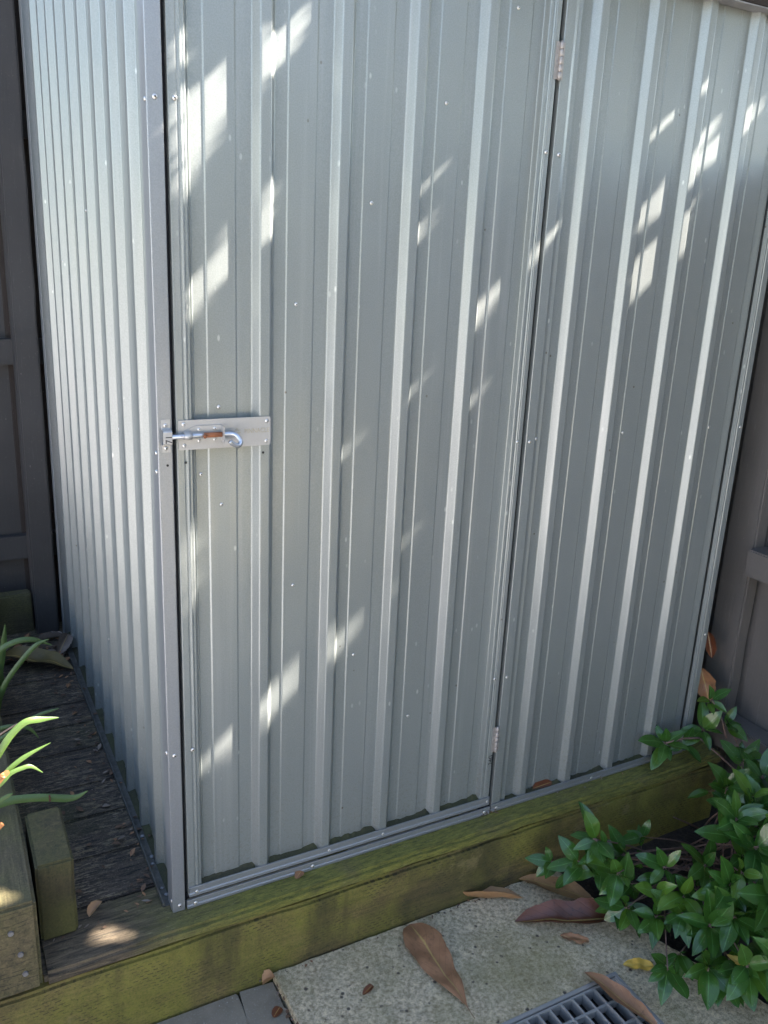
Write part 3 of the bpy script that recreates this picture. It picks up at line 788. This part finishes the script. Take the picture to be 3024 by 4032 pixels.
for k in range(7):
    y = gy1 - .062 - .055 * k
    if y > gy0 + .02: gbox(mb, gx0 + .013, gx1 - .013, y, y + .006, -.022, -.003)
gbox(mb, gx0 + .012, gx1 - .012, gy1 - .0175, gy1 - .0128, -.030, -.0008)
mb.build('grid', M['grate'], gr)
mb = MB(); gbox(mb, gx0, gx1, gy0, gy1, -.10, -.097); mb.build('sump', M['gap'], gr)

# ------------------------------------------------------------------ leaves
def leaf(mb, base, tip, width, up=Vector((0, 0, 1)), sag=.0, foldv=.15, curl=0.0, mi=0, nu=8, nv=4, shape=1.0, tone=0.0, wavy=0.0, seed=0, stem=0.0, peak=.45, twist=0.0, ragged=0.0):
    base, tip = Vector(base), Vector(tip); ax = tip - base; L = ax.length; ax.normalize()
    side = ax.cross(up).normalized(); nrm = side.cross(ax).normalized()
    if twist: q = Matrix.Rotation(twist, 3, ax); side = q @ side; nrm = q @ nrm
    vs = []; uv = []
    for i in range(nu + 1):
        t = i / nu; ts = max(0.0, (t - stem) / (1 - stem))
        a_, b_ = peak * 1.35, .75 * shape; tm = a_ / (a_ + b_); wd = (ts ** a_) * ((1 - ts) ** b_) / (tm ** a_ * (1 - tm) ** b_) if 0 < ts < 1 else 0
        wd = max(.02, min(1, wd)) * width / 2 * (1 + ragged * noise.noise(Vector((t * 7, seed * 2.3, 5))) + ragged * .5 * noise.noise(Vector((t * 19, seed * 2.3, 9))))
        c = base + ax * L * t + nrm * (sag * L * (4 * t * (1 - t)) + wavy * width * noise.noise(Vector((t * 3, seed, 0))))
        for j in range(nv + 1):
            s = (j / nv) * 2 - 1
            lift = foldv * abs(s) * wd + curl * s * s * wd + wavy * wd * noise.noise(Vector((t * 5, s * 1.5, seed + 3)))
            vs.append(c + side * s * wd + nrm * lift); uv.append((t, j / nv))
    fs = [[i * (nv + 1) + j, i * (nv + 1) + j + 1, (i + 1) * (nv + 1) + j + 1, (i + 1) * (nv + 1) + j] for i in range(nu) for j in range(nv)]
    mb.add(vs, fs, mi, True, uv, tone)

def fallen(name, mat, label, base, tip, width, group='fallen leaves', **kw):
    mb = MB(); leaf(mb, base, tip, width, nu=26, nv=8, ragged=.17, **kw)
    o = mb.build(name, mat)
    return tag(o, label, 'leaf', group)
zc = ZS + .004
fallen('fallen_leaf', M['dead_brown'], 'largest dry brown fallen leaf lying flat on the open concrete', (.539, -.366, zc + .002), (.545, -.076, zc + .003), .088, stem=.10, shape=.6, peak=.75, wavy=.22, seed=4, foldv=.10, sag=.02)
fallen('fallen_leaf', M['dead_tan'], 'curved tan leaf tilted on its edge against the mossy kerb', (.852, -.128, ZS + .012), (.682, -.036, ZS + .010), .056, stem=.06, foldv=.45, curl=.35, sag=-.02, seed=6, twist=.45, wavy=.1)
fallen('fallen_leaf', M['dead_tan'], 'flat brown leaf with a pale midrib between the kerb and the shrub', (1.012, -.232, ZS + .012), (.878, -.064, ZS + .010), .060, stem=.10, foldv=.12, curl=.2, sag=.04, seed=9, wavy=.15)
fallen('fallen_leaf', M['dead_red'], 'dark reddish brown curled leaf beside the shrub on concrete', (1.034, -.298, ZS + .008), (.783, -.176, ZS + .004), .076, stem=.02, foldv=.35, curl=.45, sag=.02, seed=12, twist=-.05, wavy=.15)
fallen('fallen_leaf', M['dead_brown'], 'small torn brown leaf scrap in the middle of the concrete', (.856, -.259, zc), (.904, -.308, zc + .004), .026, foldv=.2, wavy=.3, seed=15, shape=.6)
fallen('fallen_leaf', M['dead_brown'], 'long brown leaf lying across the drain grate', (.872, -.575, ZS + .012), (.833, -.373, ZS + .008), .044, stem=.02, foldv=.3, curl=.2, sag=.03, seed=18, wavy=.15, peak=.6)
fallen('fallen_leaf', M['dead_yellow'], 'yellow leaf half hidden under the shrub near the grate', (.990, -.430, ZS + .010), (.931, -.393, ZS + .005), .034, foldv=.2, seed=20, wavy=.2)
fallen('fallen_leaf', M['dead_yellow'], 'yellow leaf caught low inside the shrub at the right', (1.105, -.615, -.09), (1.06, -.555, -.07), .032, foldv=.2, seed=23, wavy=.2)
fallen('fallen_leaf', M['dead_olive'], 'long olive brown leaf lying on the deck behind the strappy plant', (-.235, 1.335, .022), (-.022, 1.186, .008), .085, stem=.0, foldv=.3, curl=.2, sag=.06, seed=25, wavy=.15)
fallen('fallen_leaf', M['dead_grey'], 'curled grey leaf at the back corner of the shed', (-.054, 1.306, .008), (-.008, 1.385, .045), .045, foldv=.8, curl=.6, seed=28, twist=.5)
fallen('fallen_leaf', M['dead_grey'], 'dry leaf scrap lying at the foot of the charcoal post', (-.10, 1.45, .008), (-.012, 1.425, .022), .045, foldv=.7, curl=.4, seed=31, twist=-.4)
fallen('fallen_leaf', M['dead_red'], 'upper brown leaf wedged between the shed and the right fence', (1.560, .030, .36), (1.566, .006, .285), .030, up=Vector((-.6, -.8, 0)), foldv=.6, curl=.5, seed=33)
fallen('fallen_leaf', M['dead_brown'], 'lower brown leaf wedged between the shed and the right fence', (1.556, .030, .245), (1.566, -.010, .155), .058, up=Vector((-.7, -.7, 0)), foldv=.5, curl=.3, seed=35, wavy=.2)
fallen('fallen_leaf', M['dead_red'], 'rusty leaf fallen inside the recess above the floor rail', (.955, .010, .0205), (1.020, .010, .0225), .030, up=Vector((0, -.8, .5)), foldv=.2, seed=37)
fallen('fallen_leaf', M['dead_brown'], 'tiny square brown leaf scrap on the mossy kerb top', (.268, -.024, .004), (.288, -.008, .006), .020, foldv=.2, seed=39, shape=.4)
fallen('fallen_leaf', M['dead_red'], 'small round dark leaf scrap on the grey paver', (.164, -.160, -.2095), (.186, -.142, -.2085), .022, foldv=.15, seed=41, shape=.5)
fallen('fallen_leaf', M['dead_red'], 'small dark leaf scrap lying alone on the concrete', (.352, -.208, zc), (.382, -.196, zc + .003), .016, foldv=.3, seed=43, shape=.5)
fallen('fallen_leaf', M['dead_tan'], 'curled orange brown leaf in the corner between kerb, paver and concrete', (.172, -.075, -.205), (.198, -.082, -.188), .024, foldv=.9, curl=.7, seed=45, shape=.5)
fallen('fallen_leaf', M['dead_tan'], 'small curled leaf on the deck at the foot of the timber block', (-.165, .052, .004), (-.135, .070, .018), .022, foldv=.8, curl=.5, seed=47)

# scraps of leaf along the flashing and on the deck, too many to tell apart
mb = MB()
def scrap(x, y, z, s):
    a = random.random() * 6.28; d = Vector((math.cos(a), math.sin(a), random.uniform(-.1, .5))) * s
    leaf(mb, (x, y, z), Vector((x, y, z)) + d, s * random.uniform(.35, .7), foldv=random.uniform(0, .6), nu=3, nv=2, mi=random.choice((0, 0, 1, 2)))
for k in range(150):
    y = random.uniform(.0, 1.45); scrap(random.gauss(-.045, .022) if random.random() < .75 else random.uniform(-.25, -.03), y, .002, random.uniform(.006, .022))
for k in range(60): scrap(random.uniform(-.25, -.015), random.uniform(1.28, 1.5), .003, random.uniform(.01, .04))
for k in range(9): scrap(random.uniform(-.25, -.08), random.uniform(-.02, .05) + .02, .002, random.uniform(.006, .014))
for k in range(12): scrap(random.uniform(.2, 1.55), -.012 - random.random() * .01, .002, random.uniform(.003, .010))
for k in range(14): scrap(random.uniform(.79, .83), random.uniform(-.012, .0), .003, random.uniform(.006, .016))
for k in range(40): scrap(random.uniform(.1, 1.0), -.068 - random.random() * .012, ZS + .002, random.uniform(.003, .010))
for k in range(60): scrap(.203 + random.uniform(-.012, .004), random.uniform(-.4, -.08), -.205, random.uniform(.005, .016))
o = mb.build('leaf_litter', [M['litter'], M['dead_brown'], M['dead_grey']]); o['kind'] = 'stuff'; o['label'] = 'scraps of dead leaf scattered on the deck, kerb and paving'; o['category'] = 'leaf litter'
def pebble(x, y, z, r, lab):
    mb = MB(); bm = bmesh.new(); bmesh.ops.create_icosphere(bm, subdivisions=2, radius=r)
    for v in bm.verts: v.co *= 1 + .35 * noise.noise(v.co * (1.2 / r) + Vector((x * 50, y * 50, 0))); v.co.z *= .6
    mb.bm(bm, 0, True); tag(mb.build('pebble', M['pebble'], None, (x, y, z + r * .4)), lab, 'pebble', 'pale pebbles beside the shed')
for q in range(5):
    pebble(-.008 + .004 * (q % 2), (.160, .185, .265, .052, .075)[q], .001, (.004, .0045, .005, .004, .0035)[q], 'pale pebble lodged in the gap between flashing and ribbed side wall')

# ------------------------------------------------------------------ strappy plant at the left
sp = thing('strappy_plant', 'bright green strap leaved plant arching over the retaining timber at the left', 'plant', (-.42, .4, .18))
MB_ = MB()
def blade(pts, w, mi=0, tone=0.0, tipw=.25, roll=.25):
    P = catmull([(p[0], p[1], p[2]) for p in pts], 6); n = len(P); vs = []; uv = []
    view = Vector((0, -1, .45)).normalized()
    for i, p in enumerate(P):
        t = (P[min(n - 1, i + 1)] - P[max(0, i - 1)]).normalized(); sd = t.cross(view).normalized(); nr = sd.cross(t).normalized()
        u = i / (n - 1); ww = w / 2 * min(1.0, (1 - u) * 5 + tipw * (1 - u) ** .3) * (1 - .25 * u)
        if i == n - 1: ww = w * .03
        for j in range(5):
            s = j / 2 - 1; vs.append(p + sd * s * ww - nr * (roll * ww * s * s) - Vector(sp.location)); uv.append((u, j / 4))
    fs = [[i * 5 + j, i * 5 + j + 1, (i + 1) * 5 + j + 1, (i + 1) * 5 + j] for i in range(n - 1) for j in range(4)]
    MB_.add(vs, fs, mi, True, uv, tone)
    # underside gives the blade its thickness
    MB_.add([Vector(v) + Vector((0, .0012, -.0012)) for v in vs], [f[::-1] for f in fs], mi, True, uv, tone)
blade([(-.50, .95, .11), (-.45, .95, .20), (-.27, .95, .08), (-.251, .95, .162), (-.241, .95, .209), (-.233, .95, .253), (-.226, .95, .305)], .021, 0, .1)
blade([(-.50, .85, .11), (-.45, .85, .20), (-.30, .85, .22), (-.25, .85, .27), (-.223, .85, .286), (-.191, .85, .292), (-.157, .85, .285), (-.117, .85, .262)], .018, 0, .15)
blade([(-.40, .8, .0), (-.29, .8, .09), (-.263, .8, .155), (-.244, .8, .198), (-.21, .8, .244), (-.165, .8, .291), (-.129, .8, .305)], .016, 0, .2)
blade([(-.50, .04, .11), (-.46, .02, .22), (-.35, -.01, .40), (-.304, -.02, .478), (-.282, -.02, .508), (-.258, -.02, .526), (-.232, -.02, .525), (-.203, -.02, .522)], .0140, 0, .55)
blade([(-.40, .5, .20), (-.32, .5, .228), (-.282, .5, .231), (-.259, .5, .231), (-.236, .5, .225), (-.214, .5, .211), (-.198, .5, .183)], .010, 0, 0)
blade([(-.32, .5, .18), (-.248, .5, .222), (-.224, .5, .236), (-.188, .5, .248), (-.146, .5, .254)], .0095, 0, 0)
blade([(-.50, .04, .11), (-.46, .02, .22), (-.345, -.02, .37), (-.31, -.03, .42), (-.295, -.03, .442), (-.264, -.03, .463), (-.221, -.03, .48)], .0105, 0, .5)
blade([(-.50, .04, .11), (-.46, .02, .24), (-.35, -.03, .385), (-.31, -.04, .424), (-.292, -.04, .441), (-.271, -.04, .447), (-.257, -.04, .446), (-.239, -.04, .429)], .0092, 0, .45)
blade([(-.50, .2, .11), (-.45, .2, .20), (-.35, .2, .22), (-.307, .2, .225), (-.277, .2, .226), (-.226, .2, .216), (-.165, .2, .197), (-.132, .2, .206)], .0195, 0, .35)
blade([(-.40, .15, .20), (-.34, .15, .245), (-.307, .15, .265), (-.282, .15, .276)], .0105, 0, .4)
blade([(-.36, -.05, .38), (-.31, -.06, .447), (-.303, -.06, .453), (-.295, -.06, .46)], .0115, 1, 0, .6)
blade([(-.37, -.05, .30), (-.318, -.06, .352), (-.315, -.06, .355), (-.312, -.06, .357)], .0095, 1, 0, .6)
MB_.tube([Vector(p) - Vector(sp.location) for p in ((-.36, .4, .23), (-.287, .4, .271), (-.268, .4, .281), (-.249, .4, .290))], [.002, .002, .0018, .0024], 8, 3)
MB_.build('foliage', [M['strap'], M['strap_tip'], M['strap_scar'], M['stalk']], sp)
mb = MB(); L0 = Vector(sp.location)
mb.box(-.2122 - L0.x, -.2085 - L0.x, .1955 - L0.y, .1975 - L0.y, .2035 - L0.z, .2205 - L0.z, 0, .0006); mb.build('leaf_scar', M['strap_scar'], sp)
# hidden lower leaves and root crown
mb = MB(); mb.tube([(0, 0, -.07), (0, .02, .0), (0.02, .0, .04)], [.03, .025, .012], 10); mb.build('stem_base', M['stalk'], sp)

# ------------------------------------------------------------------ shrub at the right
sh = thing('glossy_shrub', 'low glossy green leafed shrub sprawling over the concrete at the lower right', 'shrub', (1.35, -.35, -.21))
S0 = Vector(sh.location)
lm = MB(); tw = MB()
rng = random.Random(11)
def whorl(c, d, n, ln, tone=None, spread=1.0):
    """n leaves fanned round a twig tip c that grows in direction d"""
    c = Vector(c); d = Vector(d).normalized()
    a = d.cross(Vector((.3, .2, 1))).normalized(); b = d.cross(a)
    ph = rng.random() * 6.28
    for k in range(n):
        q = ph + k * 6.283 / n + rng.uniform(-.35, .35)
        e = rng.uniform(.45, 1.15) * spread
        dr = (d * math.cos(e) + (a * math.cos(q) + b * math.sin(q)) * math.sin(e))
        dr.z -= rng.uniform(.0, .5); dr.normalize()
        l = ln * rng.uniform(.75, 1.38); st = c - d * rng.uniform(0, .018)
        base = st + dr * .005
        upv = Vector((rng.uniform(-.65, .05), rng.uniform(-1.0, -.15), 1)).normalized()
        if abs(dr.dot(upv)) > .93: upv = Vector((-.5, -.8, .2))
        tn = rng.random() ** 4 * .5 if tone is None else tone
        leaf(lm, base - S0, base + dr * l - S0, l * rng.uniform(.40, .54), up=upv, sag=rng.uniform(.02, .10), foldv=rng.uniform(.05, .35), curl=rng.uniform(-.2, .1), shape=rng.uniform(1.0, 1.5), nu=9, nv=4, tone=tn, wavy=.10, seed=rng.random() * 50, peak=.5)
        tw.tube([st - S0, base - S0], [.0009, .0008], 5)
def twig(a, b, r0=.0028, r1=.0014, bend=.02):
    a, b = Vector(a), Vector(b); m = (a + b) / 2 + Vector((rng.uniform(-bend, bend), rng.uniform(-bend, bend), rng.uniform(0, bend)))
    tw.tube([p - S0 for p in catmull([a, m, b], 5)], [r0 + (r1 - r0) * k / 10 for k in range(11)], 7)
root = Vector((1.42, -.22, -.20))
main = [((.966, -.217, .020), 7, .070), ((.987, -.287, -.035), 6, .066), ((1.075, -.220, -.06), 6, .062), ((.911, -.140, -.085), 4, .050), ((.985, -.330, -.10), 5, .058),
        ((1.028, -.382, -.10), 6, .062), ((1.073, -.417, -.08), 6, .066), ((1.082, -.488, -.06), 6, .068), ((1.000, -.560, -.08), 6, .068), ((.948, -.500, -.110), 5, .062),
        ((1.257, -.381, .10), 8, .078), ((1.373, -.257, .08), 7, .070), ((1.054, -.612, -.05), 6, .070), ((1.111, -.313, -.04), 5, .058), ((1.143, -.476, .02), 7, .074),
        ((1.154, -.197, -.05), 4, .055), ((1.115, -.520, -.02), 6, .074), ((1.348, -.37, .10), 7, .074), ((1.251, -.45, .07), 7, .076), ((1.19, -.55, .03), 7, .078), ((1.10, -.66, -.02), 6, .074),
        ((1.45, -.33, .06), 5, .070), ((1.30, -.50, .09), 6, .075), ((1.22, -.62, .05), 6, .078), ((1.05, -.27, -.10), 5, .056), ((1.00, -.22, -.07), 5, .060), ((1.13, -.40, -.09), 6, .062),
        ((1.20, -.36, -.03), 6, .064), ((1.16, -.58, -.08), 6, .066), ((1.10, -.54, -.12), 5, .060), ((1.03, -.46, -.14), 5, .055), ((1.05, -.57, -.13), 5, .058), ((1.20, -.48, -.06), 6, .066), ((1.28, -.42, -.02), 6, .066),
        ((1.47, -.24, .02), 5, .065), ((1.42, -.40, .03), 6, .070), ((.94, -.20, -.05), 4, .055), ((1.01, -.30, -.13), 5, .055), ((1.09, -.20, -.12), 3, .05), ((1.15, -.66, -.08), 6, .07), ((1.25, -.55, -.04), 6, .07), ((1.45, -.30, .12), 7, .074), ((1.42, -.40, .10), 7, .076), ((1.34, -.47, .10), 7, .076), ((1.50, -.20, .09), 6, .068), ((1.52, -.26, .0), 6, .068), ((1.28, -.58, .08), 7, .078), ((1.16, -.66, .03), 6, .076), ((1.40, -.30, .02), 6, .07)]
for c, n, ln in main:
    cv = Vector(c); d = (cv - Vector((1.40, -.26, -.16))); d.z += .10
    whorl(cv, d, n, ln)
    whorl(cv - d.normalized() * .035 + Vector((rng.uniform(-.015, .015), rng.uniform(-.015, .015), -.02)), d, max(2, n - 3), ln * .9)
    twig(root + Vector((rng.uniform(-.10, .06), rng.uniform(-.10, .08), 0)), cv, .0030, .0013, .03)
# bright young leaves
for c in ((1.175, -.475, .045), (1.33, -.36, .125), (1.04, -.36, -.055), (1.09, -.40, -.05)):
    whorl(c, (-.5, -.4, .5), 3, .060, .75)
# sprigs that climb the right end of the kerb
for c, d, n, ln in (((1.375, -.040, .080), (-.6, -.5, .5), 8, .062), ((1.520, -.045, .090), (-.4, -.5, .4), 6, .062), ((1.552, -.028, .170), (-.1, -.5, .5), 5, .045), ((1.60, -.06, .100), (.1, -.5, .4), 5, .058), ((1.46, -.035, .050), (-.5, -.3, .2), 3, .048), ((1.60, -.12, .02), (.2, -.5, .3), 3, .05), ((1.55, -.20, .03), (-.2, -.5, .4), 4, .055), ((1.50, -.12, -.06), (-.3, -.4, .4), 3, .05)):
    whorl(c, d, n, ln, None, 1.25)
for a, b in (((1.62, -.20, -.10), (1.50, -.05, .07)), ((1.50, -.05, .07), (1.375, -.036, .075)), ((1.59, -.07, .06), (1.552, -.03, .17)), ((1.62, -.20, -.10), (1.60, -.06, .10)), ((1.45, -.20, -.2), (1.15, -.22, -.10)), ((1.42, -.16, -.2), (1.08, -.15, -.13)), ((1.40, -.20, -.2), (1.12, -.28, -.13)), ((1.50, -.10, -.20), (1.26, -.20, -.02)), ((1.48, -.12, -.2), (1.30, -.30, .05)), ((1.40, -.30, -.2), (1.10, -.10, -.15))):
    twig(a, b, .0034, .0018, .02)
lm.build('foliage', M['leaf'], sh); tw.build('twig', M['twig'], sh)

# ------------------------------------------------------------------ tree that overhangs from beyond the right fence and breaks up the sun
tree = thing('overhanging_tree', 'leafy tree beyond the right fence whose crown dapples the shed with sun', 'tree', (3.3, .70, -.22))
T0 = Vector(tree.location)
PATCH = [  # gaps in the crown, given by the sunlit patches they throw on the front wall (x, z)
 [(0.035,1.666),(0.06,1.684),(0.067,1.647),(0.036,1.623)], [(0.022,1.56),(0.128,1.64),(0.150,1.62),(0.130,1.535),(0.062,1.45),(0.022,1.405)],
 [(0.192,1.665),(0.254,1.735),(0.29,1.755),(0.285,1.705),(0.221,1.655),(0.192,1.63)], [(0.196,1.43),(0.216,1.48),(0.22,1.40),(0.200,1.365)],
 [(0.062,1.286),(0.13,1.360),(0.13,1.315),(0.062,1.26)], [(0.061,1.239),(0.124,1.278),(0.061,1.22)], [(0.514,1.409),(0.571,1.463),(0.57,1.434),(0.515,1.383)],
 [(0.681,1.277),(0.735,1.327),(0.735,1.283),(0.684,1.245)], [(0.50,1.10),(0.525,1.12),(0.525,1.07),(0.505,1.043)], [(0.375,0.985),(0.410,1.025),(0.408,0.99),(0.375,0.96)],
 [(0.662,1.069),(0.712,1.106),(0.715,1.096),(0.666,1.058)], [(0.51,0.766),(0.565,0.805),(0.556,0.771),(0.515,0.743)], [(0.347,0.545),(0.425,0.615),(0.425,0.56),(0.353,0.505)],
 [(0.222,0.467),(0.285,0.54),(0.285,0.475),(0.212,0.40),(0.194,0.38)], [(0.071,0.363),(0.130,0.398),(0.130,0.354),(0.071,0.32)], [(0.034,0.85),(0.062,0.82),(0.060,0.69),(0.034,0.66)],
 [(0.548,1.508),(0.571,1.532),(0.571,1.525),(0.55,1.501)], [(1.205,1.595),(1.280,1.675),(1.290,1.613),(1.21,1.535)], [(1.213,1.741),(1.234,1.766),(1.238,1.733),(1.215,1.718)],
 [(1.21,1.458),(1.27,1.53),(1.27,1.50),(1.218,1.446)], [(1.208,1.40),(1.231,1.438),(1.230,1.398),(1.214,1.372)], [(1.078,1.472),(1.135,1.533),(1.135,1.471),(1.080,1.443)],
 [(1.08,1.348),(1.128,1.408),(1.131,1.378),(1.084,1.328)], [(1.085,1.305),(1.128,1.352),(1.125,1.306),(1.083,1.279)], [(1.088,1.636),(1.131,1.678),(1.134,1.655),(1.086,1.622)],
 [(1.358,1.69),(1.384,1.745),(1.386,1.682),(1.362,1.670)], [(1.393,1.712),(1.42,1.752),(1.426,1.716),(1.387,1.677)], [(0.800,1.386),(0.842,1.424),(0.843,1.401),(0.797,1.357)],
]
e1 = SUN.cross(Vector((0, 0, 1))).normalized(); e2 = e1.cross(SUN).normalized()
def uvp(p): p = Vector(p); return (p.dot(e1), p.dot(e2))
SHRINK = {4: .72, 5: .6, 6: .75, 7: .85, 8: .35, 9: .35, 10: .45, 11: .5, 12: .9, 14: .6, 15: .8, 22: .75, 23: .8, 24: .7, 27: .8}
def shrunk(P, k): cx, cz = sum(p[0] for p in P) / len(P), sum(p[1] for p in P) / len(P); return [(cx + (x - cx) * k, cz + (z - cz) * k) for x, z in P]
HOLES = [[uvp((x, .008, z)) for x, z in shrunk(P, SHRINK.get(i, 1.0))] for i, P in enumerate(PATCH)]
def round_hole(p, r): u, v = uvp(p); return [(u + r * math.cos(k * .7854), v + r * math.sin(k * .7854)) for k in range(8)]
HOLES += [round_hole((-.140, -.015, 0), .009), round_hole((-.345, -.036, .18), .008), round_hole((-.275, -.02, .51), .035), round_hole((-.22, -.02, .523), .03), round_hole((-.27, -.03, .46), .035), round_hole((-.26, -.04, .44), .025), round_hole((-.30, -.06, .45), .02)]
def dist_poly(P, u, v):
    if inside(P, u, v): return 0
    d = 9
    for (a, b), (c, e) in zip(P, P[1:] + P[:1]):
        L = (c - a) ** 2 + (e - b) ** 2; t = 0 if L == 0 else max(0, min(1, ((u - a) * (c - a) + (v - b) * (e - b)) / L))
        d = min(d, math.hypot(u - a - t * (c - a), v - b - t * (e - b)))
    return d
HB = [(min(q[0] for q in P) - .06, max(q[0] for q in P) + .06, min(q[1] for q in P) - .06, max(q[1] for q in P) + .06, P) for P in HOLES]
def blocked(p, r):
    u, v = uvp(p)
    for a, b, c, d, P in HB:
        if a < u < b and c < v < d and dist_poly(P, u, v) < r: return True
    return False
FT = 1.62
cm = MB(); rc = random.Random(5)
def canopy_leaf(p, l):
    for _ in range(1):
        n = (SUN + Vector((rc.gauss(0, .35), rc.gauss(0, .35), rc.gauss(0, .35)))).normalized()
        a = n.cross(Vector((rc.gauss(0, 1), rc.gauss(0, 1), rc.gauss(0, 1)))).normalized(); b = n.cross(a)
        P = [p - a * l * .5, p - a * l * .12 + b * l * .24, p + a * l * .22 + b * l * .17, p + a * l * .5, p + a * l * .22 - b * l * .17, p - a * l * .12 - b * l * .24]
        cm.add([q - T0 for q in P], [[0, 1, 2, 3], [0, 3, 4, 5]])
cnt = 0
for k in range(31200):
    if k >= 30000:
        x, y, z = rc.uniform(-.15, .12), rc.uniform(1.50, 1.70), rc.uniform(1.3, 2.3); l = rc.uniform(.06, .09)
    elif k < 17000:
        x, z, y = rc.uniform(-.10, 1.60), rc.uniform(.15, 2.0), .0; l = rc.uniform(.032, .055)
        if z + .95 * (1.62 - x) < FT - .1: continue
    elif k < 29000:
        x, y, z = rc.uniform(-.80, .25), rc.uniform(-1.0, 1.3), rc.uniform(-.22, .32); l = rc.uniform(.05, .085)
        if z + .95 * (1.62 - x) < FT - .15: continue
    else:
        x, y, z = rc.uniform(-1.0, 1.6), rc.uniform(-1.3, -.2), rc.uniform(-.2, 1.9); l = rc.uniform(.06, .10)
    zc_ = rc.uniform(2.30, 2.80)
    p = Vector((x, y, z)) + SUN * ((zc_ - z) / SUN.z) + Vector((rc.gauss(0, .01), rc.gauss(0, .01), 0))
    if blocked(p, l * rc.uniform(.28, .44)): continue
    canopy_leaf(p, l); cnt += 1
cm.build('crown', M['canopy'], tree)
mb = MB(); mb.tube([(0, 0, 0), (.02, .02, 1.0), (-.05, .05, 2.0), (-.2, .1, 2.75)], [.10, .08, .065, .04], 12); mb.build('trunk', M['bark'], tree)
mb = MB()
for q in ((-1.6, -.5, 3.35), (-1.1, .3, 3.4), (-.6, -.6, 3.5), (-1.9, -.2, 3.4), (.4, .3, 3.2)):
    mb.tube(catmull([(-.05, .05, 2.0), (q[0] * .4, q[1] * .3, 3.1), q], 5), [.035 - .0027 * k for k in range(11)], 8)
mb.build('branch', M['bark'], tree)

# ------------------------------------------------------------------ unseen wall and hedge, added for the bright metal to mirror
gw = MB(); gw.box(-3.9, -3.7, -4.5, 1.5, -.24, 1.15, 0, .01); gw.box(-3.93, -3.67, -4.52, 1.52, 1.1505, 1.20, 0, .01)
tag(gw.build('added_yard_wall', M['added_wall']), 'unseen low grey wall added at the far left for the shed metal to mirror', 'wall')
hg = thing('added_hedge', 'unseen tall dark green hedge added in front to darken the metal reflections', 'hedge', (3.5, -5.8, -.24))
hm = MB(); rh = random.Random(3)
for k in range(16000):
    p = Vector((rh.uniform(-4.8, 5.5), rh.gauss(0, .45), 0)); top = 3.9 + .5 * noise.noise(Vector((p.x * .8, 0, 0))); p.z = top * (rh.random() ** .85)
    n = Vector((rh.gauss(0, 1), rh.gauss(.6, 1), rh.gauss(.4, .8))).normalized(); a = n.cross(Vector((rh.gauss(0, 1), rh.gauss(0, 1), 1))).normalized(); b = n.cross(a); l = rh.uniform(.10, .20)
    hm.add([p - a * l * .5, p + b * l * .25, p + a * l * .5, p - b * l * .25], [[0, 1, 2, 3]])
hm.build('foliage', M['hedge'], hg)
hm = MB()
for k in range(9): hm.tube([(-4.5 + 1.15 * k, 0, 0), (-4.45 + 1.15 * k, .05, 1.5), (-4.5 + 1.15 * k, 0, 3.6)], [.06, .045, .02], 8)
hm.build('stem', M['bark'], hg)
